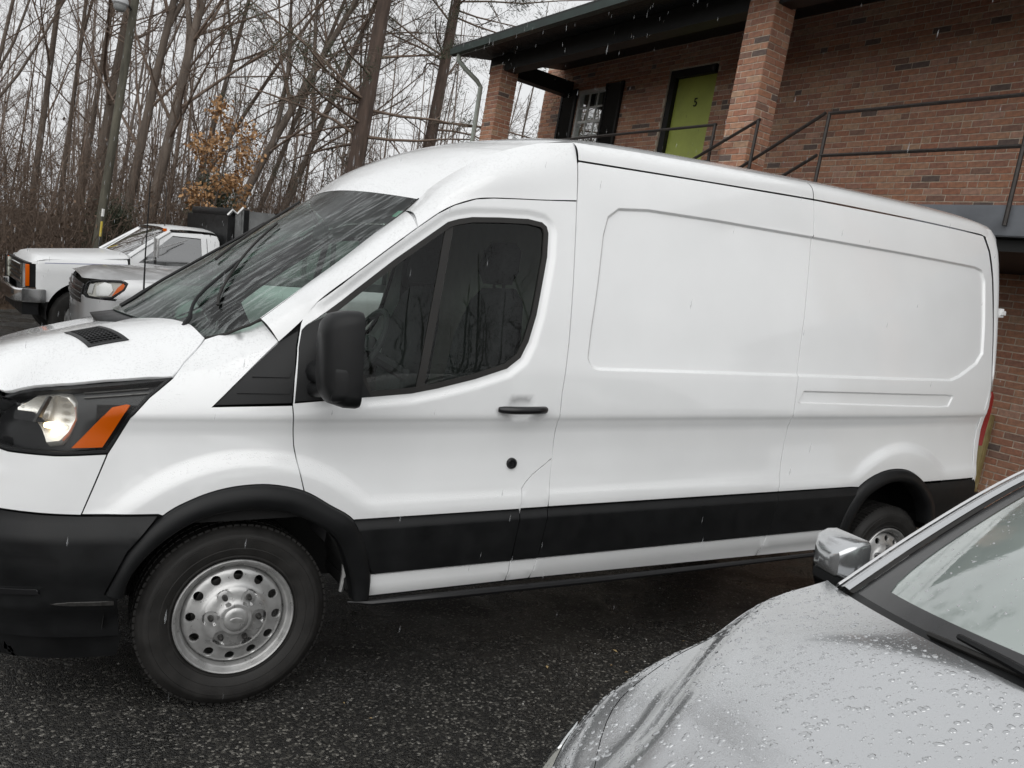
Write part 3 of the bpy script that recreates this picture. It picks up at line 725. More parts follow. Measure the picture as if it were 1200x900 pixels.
# inner shell (dark behind the gaps), wheel wells, floor
def inner_band(z0, z1, u0, u1, off, name='inner_shell', nz=14, nu=60, mat=GAP, skip=None):
    rows = [[side(u0+(u1-u0)*j/nu, z0+(z1-z0)*i/nz, off) for j in range(nu+1)] for i in range(nz+1)]
    grid(name, rows, mat, van, mirror=MI)
inner_band(.38, 1.18, .5, 3.17, .030, mat=GAP); inner_band(.82, 2.25, 1.30, 4.50, .035)
inner_band(.74, 1.16, -.50, .55, .034); inner_band(.34, 1.20, -1.0, -.50, .072); inner_band(.4, 1.1, 4.16, 4.47, .03)
for cx in (0, 3.75):
    for (ya, yb) in ((.045, .42), (MI-.42, MI-.045)):
        n = 20; v = []; ws_ = MB()
        for k in range(n+1):
            a = R(2)+R(176)*k/n; v += [(cx+.455*math.cos(a), ya, .36+.455*math.sin(a)), (cx+.455*math.cos(a), yb, .36+.455*math.sin(a))]
        ws_.add(v, [(2*k, 2*k+1, 2*k+3, 2*k+2) for k in range(n)])
        yi = yb if ya < 1 else ya
        ws_.add([(cx+.455*math.cos(R(2)+R(176)*k/n), yi, .36+.455*math.sin(R(2)+R(176)*k/n)) for k in range(n+1)]+[(cx, yi, .3)], [(k, k+1, n+1) for k in range(n)]); ws_.build('wheel_well', MAT['under'], van)

fl = MB(); fl.box((.44,.12,.40),(3.30,MI-.12,.44)); fl.box((-.95,.45,.30),(-.46,MI-.45,.36)); fl.box((4.18,.14,.42),(4.6,MI-.14,.46)); fl.box((3.2,.45,.42),(4.3,MI-.45,.46)); fl.box((-.5,.45,.36),(.5,MI-.45,.42))
fl.build('floor_pan', MAT['under'], van)
ch = MB(); ch.tube([(0,.3,.35),(0,1.76,.35)], .045, 10); ch.tube([(3.75,.3,.21),(3.75,1.76,.21)], .06, 10); ch.tube([(.3,1.03,.33),(3.75,1.03,.22)], .04, 10); ch.tube([(.8,1.4,.3),(2.6,1.4,.28)], .09, 12); ch.build('axles_and_exhaust', MAT['under'], van)
# mud flap sliver of light metal behind the front wheel
mf = MB(); mf.tube([(.425,.16,.66),(.445,.16,.56),(.445,.16,.45),(.432,.16,.38)], [.008,.012,.014,.010], 6); mf.build('liner_edge', MAT['steel'], van, smooth=True)
def skin_loft(mb, secs):
    """closed sections (same count), capped"""
    n = len(secs[0]); v = [p for s in secs for p in s]; f = []
    for i in range(len(secs)-1):
        for j in range(n): f.append((i*n+j, i*n+(j+1) % n, (i+1)*n+(j+1) % n, (i+1)*n+j))
    f.append(tuple(range(n))[::-1]); f.append(tuple((len(secs)-1)*n+j for j in range(n))); mb.add(v, f)
def rrect(cx, cy, hx, hy, r, n=5):
    o = []
    for (sx, sy, a0) in ((1, 1, 0), (-1, 1, 90), (-1, -1, 180), (1, -1, 270)):
        for k in range(n+1):
            a = R(a0+90*k/n); o.append((cx+sx*(hx-r)+r*math.cos(a), cy+sy*(hy-r)+r*math.sin(a)))
    return o
# wheels
WHEEL = {}
def ring_prof(r):
    return lerp_pts([(.0,.030),(.056,.030),(.062,.020),(.075,.016),(.108,.010),(.118,-.002),(.130,-.010),(.175,-.020),(.186,-.030),(.19,-.045)], r)
def make_wheel(M, steer=0):
    w = bpy.data.objects.new('wheel', None); link(w, van); w.matrix_local = M
    if not WHEEL:
        # local frame: face in the x-z plane, outside towards -y
        t = MB(); X90 = Matrix.Rotation(R(90), 4, 'X')
        prof = [(.218,-.012),(.226,-.006),(.232,.001),(.236,.001),(.238,-.001),(.250,.006),(.268,.0115),(.270,.0105),(.285,.014),(.302,.0145),(.304,.0120),(.312,.012),(.322,.008),(.324,.0055),(.333,.000),(.346,-.016),(.351,-.028)]
        prof2 = [(.352,-.05),(.352,-.19),(.345,-.215),(.32,-.235),(.25,-.23),(.20,-.20)]
        t.lathe(prof+prof2, 72, X90)
        o = t.build('tyre', MAT['rubber'], w, smooth=True)
        tb = MB()
        for k in range(84):          # shoulder blocks and tread ribs
            a = 2*math.pi*k/84
            M2 = Matrix.Rotation(a, 4, 'Y')
            tb.box((-.0095,.018,.343),(.0095,.062,.3545), M2); tb.box((-.0095,.18,.343),(.0095,.222,.3545), M2)
            tb.box((-.010,.074,.345),(.010,.112,.3555), M2); tb.box((-.010,.128,.345),(.010,.166,.3555), M2)
        o2 = tb.build('tread', MAT['rubber'], w)
        # rim barrel + lip
        r_ = MB(); r_.lathe([(.188,-.05),(.192,-.026),(.197,-.014),(.203,-.012),(.208,-.004),(.213,.006),(.2185,.008),(.2225,.004),(.223,-.004),(.219,-.010)], 72, X90); r_.lathe([(.19,-.05),(.19,-.2)], 72, X90)
        o3 = r_.build('rim', MAT['steel'], w, smooth=True)
        holes = [[(.158*math.sin(a)+.0185*math.cos(b), .158*math.cos(a)+.0185*math.sin(b)) for b in [2*math.pi*j/14 for j in range(14)]] for a in [2*math.pi*(i)/12 for i in range(12)]]
        circ = [(.190*math.cos(a), .190*math.sin(a)) for a in [2*math.pi*j/72 for j in range(72)]]
        cl = [[(r*math.cos(a), r*math.sin(a)) for a in [2*math.pi*j/60 for j in range(60)]] for r in (.056,.062,.075,.108,.118,.130,.178)]
        def face(x, z):
            r = math.hypot(x, z); y = ring_prof(r)
            a = math.atan2(x, z); d = abs((a/(math.pi/3)) % 1-.5)   # pockets round the nuts
            for i in range(6):
                an = math.pi/6+i*math.pi/3; dd = math.hypot(x-.088*math.sin(an), z-.088*math.cos(an)); y -= .020*sstep(.030, .024, dd)
            return (x, -y, z)
        npk = [[(.088*math.sin(math.pi/6+i*math.pi/3)+r*math.cos(b), .088*math.cos(math.pi/6+i*math.pi/3)+r*math.sin(b)) for b in [2*math.pi*j/16 for j in range(16)]] for i in range(6) for r in (.023, .031)]
        o4 = panel('wheel_disc', circ, face, MAT['steel'], w, holes=holes, loops=cl+npk, step=.012, dens=.012, gap=0, rim=.012)
        hub = MB(); hub.lathe([(0,.036),(.030,.036),(.040,.034),(.046,.030),(.050,.020)], 40, X90); o5 = hub.build('centre_cap', MAT['steel'], w, smooth=True); em = MB(); skin_loft(em, [[(.024*k_*math.cos(a), -.036-h_, .0095*k_*math.sin(a)) for a in [2*math.pi*j/24 for j in range(24)]] for k_, h_ in ((1, -.001), (1, .0012), (.9, .002))]); o7 = em.build('cap_emblem', MAT['steel'], w, smooth=True)
        lg = MB(); lg.lathe([(0,.026),(.006,.025),(.009,.020),(.0105,.010),(.0105,-.014)], 10, X90); lgo = lg.build('lug_nut', MAT['steel_dark'], w, smooth=True)
        lgd = lgo.data; bpy.data.objects.remove(lgo)
        br = MB(); br.lathe([(.0,-.055),(.15,-.055),(.15,-.08),(0,-.08)], 40, X90); o6 = br.build('brake_disc', MAT['steel_dark'], w)
        WHEEL.update(parts=[(o.name.split('.')[0], o.data) for o in (o, o2, o3, o4, o5, o6, o7)], lug=lgd)
    else:
        for nme, d in WHEEL['parts']: data_obj(nme, d, w)
    for i in range(6):
        an = math.pi/6+i*math.pi/3
        data_obj('lug_nut', WHEEL['lug'], w, Matrix.Translation((.088*math.sin(an), 0, .088*math.cos(an))))
    return w
make_wheel(Matrix.Translation((0, .085, .352)) @ Matrix.Rotation(R(4), 4, 'Y'))
make_wheel(Matrix.Translation((3.75, .085, .352-.14)) @ Matrix.Rotation(R(37), 4, 'Y'))
make_wheel(Matrix.Translation((0, MI-.085, .352)) @ Matrix.Rotation(R(180), 4, 'Z'))
make_wheel(Matrix.Translation((3.75, MI-.085, .352-.14)) @ Matrix.Rotation(R(180), 4, 'Z'))
# door mirrors
for sgn in (1, -1):
    mr = bpy.data.objects.new('door_mirror', None); link(mr, van)
    def Y(y): return y if sgn == 1 else MI-y
    mb = MB(); secs = []
    for (x, hy, hz, r, cy, cz) in ((.205,.035,.09,.03,-.175,1.375),(.214,.058,.130,.05,-.176,1.372),(.238,.078,.158,.055,-.180,1.369),(.285,.090,.171,.05,-.183,1.367),(.325,.092,.173,.045,-.184,1.367),(.338,.090,.170,.045,-.184,1.367)):
        secs.append([(x, Y(a), b) for a, b in rrect(cy, cz, hy, hz, r)])
    skin_loft(mb, secs); mb.build('mirror_housing', BP, mr, smooth=True)
    mb = MB(); skin_loft(mb, [[(x, Y(a), b) for a, b in rrect(-.222, 1.285, hy, .068, .03)] for x, hy in ((.236,.03),(.246,.042),(.277,.051),(.332,.0515))]); mb.build('mirror_side_repeater', BP, mr, smooth=True)
    mb = MB(); skin_loft(mb, [[(.340, Y(a), b) for a, b in rrect(-.184, 1.40, .078, .122, .03)], [(.342, Y(a), b) for a, b in rrect(-.184, 1.40, .076, .120, .03)]]); mb.build('mirror_glass', MAT['chrome'], mr, smooth=False)
    mb = MB()
    mb.tube([(.255, Y(.06), 1.30), (.262, Y(-.02), 1.295), (.27, Y(-.12), 1.30)], [.050, .042, .05], 10); mb.tube([(.245, Y(.06), 1.23), (.252, Y(-.02), 1.235), (.26, Y(-.12), 1.25)], [.034, .028, .03], 10)
    mb.build('mirror_arm', BP, mr, smooth=True)
# antenna at the far foot of the windshield
an = MB(); an.lathe([(.030,0),(.024,.03),(.012,.07),(.008,.11)], 12, Matrix.Translation((-.22,1.78,1.395)))
an.tube([(-.22,1.78,1.48),(-.215,1.78,1.75),(-.2,1.78,2.13)], [.006,.004,.003], 6); an.build('antenna', BP, van, smooth=True)
# tail lamp, rear face, bumper
panel('tail_light', [(4.528,.92),(4.562,.92),(4.585,1.06),(4.62,1.23),(4.60,1.27),(4.565,1.2),(4.545,1.099)], lambda u, z: side(u, z, .004), MAT['red_lens'], van, mirror=MI, gap=.001)
RS = [(4.50,.60),(4.515,.9),(4.54,1.1),(4.565,1.2),(4.605,1.285),(4.64,1.372),(4.69,1.704),(4.725,1.985),(4.735,2.15),(4.725,2.24),(4.70,2.30)]
rows = []
for k in range(25):
    z = .60+1.70*k/24; xe = lerp_pts([(b, a) for a, b in RS], z); y0 = side(xe-.12, z)[1]
    row = []
    xin = lerp_pts([(b, a) for a, b in REAR], min(max(z, .72), 2.25))
    for s, dx in ((0, 0), (.3, .0), (.6, .015), (.85, .05), (1.0, .11)):
        pass
    pts = [(xin+.004, side(xin, z)[1]+.001), (xe-.05, y0+.004), (xe-.012, y0+.022), (xe+.004, y0+.055), (xe+.02, y0+.15), (xe+.03, VC*.6), (xe+.035, VC)]
    row = spline2(pts, .03)
    row = [curve_at([(p[0], p[1], z) for p in pts], t/18) for t in range(19)]
    rows.append(row)
grid('rear_door', rows, W_, van, mirror=MI)
rb = MB(); rb.box((4.44,.08,.42),(4.70,MI-.08,.60), bev=.03); rb.build('rear_bumper', BP, van, smooth=True)
hg = MB(); hg.box((4.66,.14,1.74),(4.745,.175,1.80), bev=.008); hg.box((4.70,.13,1.755),(4.75,.16,1.785), bev=.006); hg.build('door_hinge', W_, van)
# cabin
cab = MB(); cab.prism([(.12,.5),(.10,1.3),(.16,1.8),(.28,2.2),(.5,2.33),(MI-.5,2.33),(MI-.28,2.2),(MI-.16,1.8),(MI-.10,1.3),(MI-.12,.5)], 1.52, 1.55, 'x'); cab.build('bulkhead', MAT['interior_grey'], van)
ds = MB(); sec = [(-.10,1.33),(.05,1.365),(.30,1.36),(.42,1.30),(.45,1.15),(.40,.95),(.35,.6)]
ds.add([(x, .14, z) for x, z in sec]+[(x, MI-.14, z) for x, z in sec], [(i, i+1, i+8, i+7) for i in range(6)]); ds.build('dashboard', MAT['interior'], van, smooth=True)
bi = MB(); bi.box((.30,.30,1.30),(.47,.80,1.44), bev=.04); bi.build('instrument_hood', MAT['interior'], van, smooth=True)
st = bpy.data.objects.new('steering_wheel', None); link(st, van); st.matrix_local = Matrix.Translation((.60,.56,1.36)) @ Matrix.Rotation(R(-62), 4, 'Y')
mb = MB(); mb.tube([(.195*math.cos(a), .195*math.sin(a), 0) for a in [2*math.pi*k/40 for k in range(40)]], .016, 8, close=True); mb.build('steering_rim', MAT['interior'], st, smooth=True)
mb = MB(); mb.box((-.07,-.07,-.03),(.07,.07,.02), bev=.02); mb.tube([(0,-.19,0),(0,.19,0)], .014, 6); mb.tube([(0,0,0),(-.19,0,0)], .014, 6); mb.tube([(0,0,-.02),(0,0,-.25)], .03, 8); mb.build('steering_hub', MAT['interior'], st, smooth=True)
def seat(cy):
    s = bpy.data.objects.new('seat', None); link(s, van)
    mb = MB(); skin_loft(mb, [[(x, a, z+b) for a, b in rrect(cy, 0, hy, .07, .05)] for x, hy, z in ((.68,.20,1.0),(.72,.24,1.0),(1.0,.25,.97),(1.22,.23,.95))]); mb.build('seat_cushion', MAT['seat'], s, smooth=True)
    mb = MB(); skin_loft(mb, [[(x+b, a, z) for a, b in rrect(cy, 0, hy, th, .05)] for z, x, hy, th in ((.98,1.13,.22,.06),(1.15,1.16,.25,.085),(1.45,1.21,.24,.08),(1.62,1.25,.20,.06),(1.68,1.26,.14,.04))]); mb.build('seat_back', MAT['seat'], s, smooth=True)
    mb = MB(); skin_loft(mb, [[(x+b, a, z) for a, b in rrect(cy, 0, hy, th, .035)] for z, x, hy, th in ((1.70,1.25,.10,.04),(1.76,1.25,.135,.055),(1.86,1.265,.13,.05),(1.90,1.27,.09,.035))])
    mb.tube([(1.26,cy-.05,1.62),(1.26,cy-.05,1.75)], .008, 6); mb.tube([(1.26,cy+.05,1.62),(1.26,cy+.05,1.75)], .008, 6); mb.build('headrest', MAT['seat'], s, smooth=True)
    mb = MB(); mb.box((.7,cy-.2,.45),(1.2,cy+.2,.92)); mb.build('seat_base', MAT['interior'], s)
seat(.52); seat(1.50)
bl = MB(); bl.tube([(1.40,.22,1.93),(1.36,.27,1.6),(1.30,.33,1.2),(1.25,.33,.9)], .018, 4); bl.build('seat_belt', MAT['interior_grey'], van)
rv = MB(); rv.box((.50,.93,1.86),(.53,1.13,1.93), bev=.01); rv.tube([(.50,1.03,1.93),(.46,1.03,2.0)], .01, 6); rv.build('rear_view_mirror', MAT['interior'], van, smooth=True)
hl_ = grid('headliner', [[roof_pt(x, -.93+1.86*j/12)-Vector((0, 0, .07)) for j in range(13)] for x in (.80,.9,1.0,1.25,1.52)], MAT['interior_grey'], van)
# ------------------------------------------------------------------ ground (world frame)
def ground_h(X, Y):
    a = (.0458+.0373*sstep(2.5, 6.2, Y))*max(-7., min(7.4, X))
    if Y < -9: b = .66
    elif Y < 2.2: b = -.0733*Y
    elif Y < 6.2:
        t = (Y-2.2)/4; h0 = -.1613; b = (2*t**3-3*t*t+1)*h0+(t**3-2*t*t+t)*4*(-.0733)+(-2*t**3+3*t*t)*.02
    else: b = .02
    return a+b
def axis(lo, hi, n0, n1, d): 
    a = [n0+(n1-n0)*k/round((n1-n0)/d) for k in range(int(round((n1-n0)/d))+1)]
    s = d
    while a[0] > lo: s *= 1.35; a.insert(0, a[0]-s)
    s = d
    while a[-1] < hi: s *= 1.35; a.append(a[-1]+s)
    return a
gx, gy = axis(-220, 220, -8, 9, .5), axis(-220, 260, -10, 14, .5)
m_as, t, b = material('wet_asphalt'); b.inputs['Specular IOR Level'].default_value = .45
v = coords(t)
n1 = N(t, 'ShaderNodeTexNoise', Scale=.9, Detail=6.0); t.links.new(v, n1.inputs['Vector'])
vo = N(t, 'ShaderNodeTexVoronoi', Scale=100.0); t.links.new(v, vo.inputs['Vector'])
vo2 = N(t, 'ShaderNodeTexVoronoi', Scale=210.0); t.links.new(v, vo2.inputs['Vector'])
wn = N(t, 'ShaderNodeTexWhiteNoise'); t.links.new(vo.outputs['Color'], wn.inputs['Vector'])
c1 = ramp(t, wn.outputs['Value'], [(0, (.008, .008, .0075)), (.55, (.019, .018, .0165)), (.82, (.050, .048, .043)), (.94, (.13, .125, .115)), (1, (.30, .29, .27))])
c2 = ramp(t, n1.outputs[0], [(.3, (.55, .55, .55)), (.7, (1.2, 1.18, 1.12))])
mx = N(t, 'ShaderNodeMix', data_type='RGBA', blend_type='MULTIPLY'); mx.inputs[0].default_value = 1
t.links.new(c1, mx.inputs[6]); t.links.new(c2, mx.inputs[7]); t.links.new(mx.outputs[2], b.inputs['Base Color'])
n9 = N(t, 'ShaderNodeTexNoise', Scale=1.7, Detail=4.0); t.links.new(v, n9.inputs['Vector'])
rr = ramp(t, n9.outputs[0], [(.38, (.12, .12, .12)), (.62, (.55, .55, .55))]); t.links.new(rr, b.inputs['Roughness'])
ad = N(t, 'ShaderNodeMath', operation='ADD'); t.links.new(vo.outputs['Distance'], ad.inputs[0]); t.links.new(vo2.outputs['Distance'], ad.inputs[1])
bp = N(t, 'ShaderNodeBump', Strength=.9, Distance=.008); bp.invert = True; t.links.new(ad.outputs[0], bp.inputs['Height']); t.links.new(bp.outputs[0], b.inputs['Normal'])
m_lf, t, b = material('forest_floor')
v = coords(t); n1 = N(t, 'ShaderNodeTexNoise', Scale=6.0, Detail=9.0, Roughness=.7); t.links.new(v, n1.inputs['Vector'])
t.links.new(ramp(t, n1.outputs[0], [(.3, (.030, .020, .013)), (.5, (.085, .055, .033)), (.7, (.16, .105, .06))]), b.inputs['Base Color']); b.inputs['Roughness'].default_value = .9
bp = N(t, 'ShaderNodeBump', Strength=1.0, Distance=.05); t.links.new(n1.outputs[0], bp.inputs['Height']); t.links.new(bp.outputs[0], b.inputs['Normal'])
def wood(X, Y): return Y > 14.5+.35*X or X < -16 or Y < -17
def gh2(X, Y):
    h = ground_h(X, Y)
    if wood(X, Y): h += .10*math.sin(X*.7)*math.sin(Y*.6)-.05
    return h
vv = [(X, Y, gh2(X, Y)) for Y in gy for X in gx]; nx_ = len(gx)
ff = [(j*nx_+i, j*nx_+i+1, (j+1)*nx_+i+1, (j+1)*nx_+i) for j in range(len(gy)-1) for i in range(nx_-1)]
fa = [f for f in ff if not wood((vv[f[0]][0]+vv[f[2]][0])/2, (vv[f[0]][1]+vv[f[2]][1])/2)]; fw = [f for f in ff if f not in set(fa)]
g_ = mesh_obj('ground', vv, fa+fw, m_as); g_.data.materials.append(m_lf)
g_.data.polygons.foreach_set('material_index', [0]*len(fa)+[1]*len(fw)); tag(g_, kind='structure')
# loose stones on the tarmac
rs = np.random.default_rng(4)
def stones(name, n, box, smin, smax, mat, label, cat, sel=None):
    base = np.array([(0,0,1),(.9,0,.2),(.28,.85,.2),(-.73,.5,.2),(-.7,-.55,.2),(.3,-.8,.2)]); fb = [(0,1,2),(0,2,3),(0,3,4),(0,4,5),(0,5,1)]
    V = []; F = []; k = 0
    while k < n:
        X = rs.uniform(box[0], box[1]); Y = rs.uniform(box[2], box[3])
        if sel and not sel(X, Y): continue
        s = smin+(smax-smin)*rs.random()**3; a = rs.uniform(0, 6.28); c, sn = math.cos(a), math.sin(a)
        P = base*(1+rs.uniform(-.3, .3, base.shape))*[s, s*rs.uniform(.6, 1), s*rs.uniform(.4, .8)]
        P = np.stack([P[:, 0]*c-P[:, 1]*sn+X, P[:, 0]*sn+P[:, 1]*c+Y, P[:, 2]+ground_h(X, Y)-.25*s], 1)
        b0 = len(V); V += [tuple(p) for p in P]; F += [tuple(i+b0 for i in f) for f in fb]; k += 1
    o = mesh_obj(name, V, F, mat, smooth=False); return tag(o, label, cat, kind='stuff')
m_st, t, b = material('loose_stone')
g2 = N(t, 'ShaderNodeNewGeometry'); t.links.new(ramp(t, g2.outputs['Random Per Island'], [(0, (.018, .017, .016)), (.6, (.045, .043, .039)), (.88, (.13, .125, .115)), (1, (.42, .41, .39))]), b.inputs['Base Color']); b.inputs['Roughness'].default_value = .35
stones('gravel', 20000, (-2.2, 4.5, -2.6, 1.0), .0020, .0090, m_st, 'loose wet grit and small stones on the dark tarmac', 'gravel')

# ------------------------------------------------------------------ the brick building (own frame: x along the wall, y out from it, z up)
BY = -.07
BLD = Matrix(((math.sin(BY), -math.cos(BY), 0, 7.1), (math.cos(BY), math.sin(BY), 0, 2.3), (0, 0, 1, 0), (0, 0, 0, 1)))
bld = root('brick_building', 'two storey brick building with upper walkway, green door and dark porch roof', 'building', BLD)
def brick_mat():
    m, t, b = material('brick')
    at = N(t, 'ShaderNodeAttribute', attribute_name='tone'); v = coords(t)
    n = N(t, 'ShaderNodeTexNoise', Scale=26.0, Detail=7.0, Roughness=.7); t.links.new(v, n.inputs['Vector'])
    mx = N(t, 'ShaderNodeMix', data_type='RGBA', blend_type='MULTIPLY'); mx.inputs[0].default_value = 1
    t.links.new(at.outputs['Color'], mx.inputs[6]); t.links.new(ramp(t, n.outputs[0], [(.25, (.62, .6, .6)), (.5, (1, 1, 1)), (.75, (1.35, 1.3, 1.25))]), mx.inputs[7])
    t.links.new(mx.outputs[2], b.inputs['Base Color']); b.inputs['Roughness'].default_value = .82
    bp = N(t, 'ShaderNodeBump', Strength=.5, Distance=.004); t.links.new(n.outputs[0], bp.inputs['Height']); t.links.new(bp.outputs[0], b.inputs['Normal'])
    return m
MAT['brick'] = brick_mat()
MAT['mortar'] = simple('mortar', (.60, .51, .41), .95, noise=.3, nscale=18, bump=.6, bscale=140)
MAT['dark_wood'] = simple('dark_painted_wood', (.006, .0065, .006), .6, noise=.4, nscale=8)
MAT['green_trim'] = simple('dark_green_trim', (.012, .028, .022), .4, noise=.3, nscale=6)
MAT['slab'] = simple('grey_slab_edge', (.13, .14, .155), .6, noise=.35, nscale=3.0, bump=.4, bscale=40)
MAT['iron'] = simple('dark_iron', (.030, .024, .021), .5, noise=.4, nscale=40)
TONES = [(0.45, 0.233, 0.151), (0.42, 0.217, 0.141), (0.47, 0.265, 0.172), (0.4, 0.188, 0.12), (0.357, 0.18, 0.125), (0.47, 0.298, 0.198), (0.441, 0.221, 0.136), (0.388, 0.209, 0.151), (0.275, 0.161, 0.12), (0.163, 0.122, 0.106), (0.47, 0.277, 0.201), (0.405, 0.206, 0.138)]
TW = [1,1,1,1,1,.8,1,1,.5,.38,.6,.8]
rb_ = random.Random(11)
BL, BHt, BD, PIT, CRS = .193, .0565, .007, .203, .0677
def brick_verts(l, h, d, e=.0022):
    """face in x-z, proud along +y; slightly worn edge"""
    x, z = l/2, h/2
    v = [(-x,-.012,-z),(x,-.012,-z),(x,-.012,z),(-x,-.012,z),(-x,d-e,-z),(x,d-e,-z),(x,d-e,z),(-x,d-e,z),(-x+e,d,-z+e),(x-e,d,-z+e),(x-e,d,z-e),(-x+e,d,z-e)]
    f = [(0,1,5,4),(1,2,6,5),(2,3,7,6),(3,0,4,7),(4,5,9,8),(5,6,10,9),(6,7,11,10),(7,4,8,11),(8,9,10,11)]
    return v, f
_bm = {}
def brick_mesh(l, tone):
    k = (round(l, 3), tone)
    if k not in _bm:
        v, f = brick_verts(l, BHt, BD); me = bpy.data.meshes.new('brick'); me.from_pydata(v, [], f)
        c = me.attributes.new('tone', 'FLOAT_COLOR', 'POINT'); c.data.foreach_set('color', list((*TONES[tone], 1))*len(v)); me.materials.append(MAT['brick']); _bm[k] = me
    return _bm[k]
ALLB = []   # (wall, matrix in building frame, length, tone)
def lay(wall, x0, x1, z0, z1, M, skip=None, phase=0, openings=()):
    """running bond on a wall face; M: face frame (x along, y out, z up) -> building frame"""
    n = int((z1-z0)/CRS)
    for r in range(n):
        z = z0+(r+.5)*CRS; off = (.5 if (r+phase) % 2 else 0)*PIT; x = x0-off
        if rb_.random() < .12: off += rb_.choice((-.25, .25))*PIT; x = x0-abs(off)
        while x < x1-.02:
            a, b = max(x, x0), min(x+PIT, x1)
            segs = [(a, b)]
            if rb_.random() < .07 and b-a > .19: segs = [(a, (a+b)/2), ((a+b)/2, b)]
            for o in openings:
                if o[2] < z+.03 and z-.03 < o[3]:
                    segs = [c for (p, q) in segs for c in ((p, min(q, o[0])), (max(p, o[1]), q)) if c[1]-c[0] > .02]
            for (p, q) in segs:
                if q-p > .045 and not (skip and skip((p+q)/2, z, p, q)):
                    ALLB.append((wall, M @ Matrix.Translation(((p+q)/2, rb_.uniform(-.0015, .0015), z)), round((q-p-.0105)/.006)*.006, rb_.choices(range(12), TW)[0]))
            x += PIT
# wall slabs (mortar ground)
OPEN = [(4.00, 4.99, 3.0, 5.28), (6.44, 7.20, 4.15, 5.21)]
def cutbox(x0, x1, z0, z1):
    """mortar wall as boxes round the openings"""
    mb = MB(); xs_ = sorted({x0, x1, *[o[k] for o in OPEN for k in (0, 1) if x0 < o[k] < x1]}); zs_ = sorted({z0, z1, *[o[k] for o in OPEN for k in (2, 3) if z0 < o[k] < z1]})
    for a, b in zip(xs_, xs_[1:]):
        for c, d in zip(zs_, zs_[1:]):
            if not any(o[0] <= (a+b)/2 <= o[1] and o[2] <= (c+d)/2 <= o[3] for o in OPEN): mb.box((a, -.25, c), (b, 0, d))
    return mb
uw = cutbox(-6.0, 8.3, 3.0, 5.75).build('upper_wall', MAT['mortar'], bld)
lw = MB().box((-6.0, -.25, -1.0), (8.3, 0, 2.80)).build('lower_wall', MAT['mortar'], bld)
bk = MB().box((-6.0, -8.0, -1.0), (8.3, -.26, 5.6)).build('rear_block', MAT['mortar'], bld)
I4 = Matrix.Identity(4)
lay(uw, -3.2, 8.3, 3.05, 5.72, I4, None, 0, OPEN)
lay(lw, -3.2, 2.0, .35, 2.80, I4)
def pillar(x0, x1, y0, y1, z0, z1):
    core = MB().box((x0+.006, y0+.006, z0), (x1-.006, y1-.006, z1)).build('pillar', MAT['mortar'], bld)
    w, d = x1-x0, y1-y0
    lay(core, 0, w, z0, z1, Matrix.Translation((x0, y1-.007, 0)))
    lay(core, 0, w, z0, z1, Matrix.Translation((x1, y0+.007, 0)) @ Matrix.Rotation(math.pi, 4, 'Z'))
    lay(core, 0, d, z0, z1, Matrix.Translation((x0+.007, y0, 0)) @ Matrix.Rotation(math.pi/2, 4, 'Z'), phase=1)
    lay(core, 0, d, z0, z1, Matrix.Translation((x1-.007, y1, 0)) @ Matrix.Rotation(-math.pi/2, 4, 'Z'), phase=1)
    return core
pillar(1.655, 2.035, 1.29, 1.60, 2.0, 5.20); pillar(7.12, 7.50, 1.29, 1.60, 2.0, 5.20); pillar(-3.9, -3.5, 1.29, 1.60, 2.0, 5.20)
# the 300 bricks that show largest become single parts, the others one joined part per wall
CI = cam.matrix_world.inverted(); FPX = CAM['f']*1000
ROOFL = [(-50,420),(240,390),(365,222),(450,180),(560,163),(677,166),(957,215),(1165,268),(1187,300),(1190,560),(1260,520)]
def shows(P, nrm):
    q = CI @ P
    if q.z > -.1: return 0
    x, y = 600+FPX*q.x/-q.z, 450-FPX*q.y/-q.z
    if not (-5 < x < 1205 and -5 < y < 905): return 0
    if x < 1188:
        for a, b in zip(ROOFL, ROOFL[1:]):
            if a[0] <= x <= b[0] and y > a[1]+(b[1]-a[1])*(x-a[0])/(b[0]-a[0])+6: return 0
    elif y > 570: return 0
    d = (P-CAMW); f = -(d.normalized()).dot(nrm)
    return max(0, f)/d.length_squared
sc = []
for k, (w, M, l, tn) in enumerate(ALLB):
    Mw = BLD @ M; s = shows(Mw.translation, (Mw.to_3x3() @ Vector((0, 1, 0))).normalized())
    sc.append((s*l, k))
top = {k for s, k in sorted(sc, reverse=True)[:300] if s > 0}
joined = {}
for k, (w, M, l, tn) in enumerate(ALLB):
    if k in top: data_obj('brick', brick_mesh(l, tn), w, M)
    else: joined.setdefault(w.name, []).append((M, l, tn))
JV, JF, JC = [], [], []
for wn_, L in joined.items():
    for (M, l, tn) in L:
        v, f = brick_verts(l, BHt, BD); b0 = len(JV); JV += [tuple(M @ Vector(p)) for p in v]; JF += [tuple(i+b0 for i in q) for q in f]; JC += list((*TONES[tn], 1))*len(v)
jo = mesh_obj('bricks', JV, JF, MAT['brick'], bld, smooth=False); jo['kind'] = 'stuff'
jo.data.attributes.new('tone', 'FLOAT_COLOR', 'POINT').data.foreach_set('color', JC)
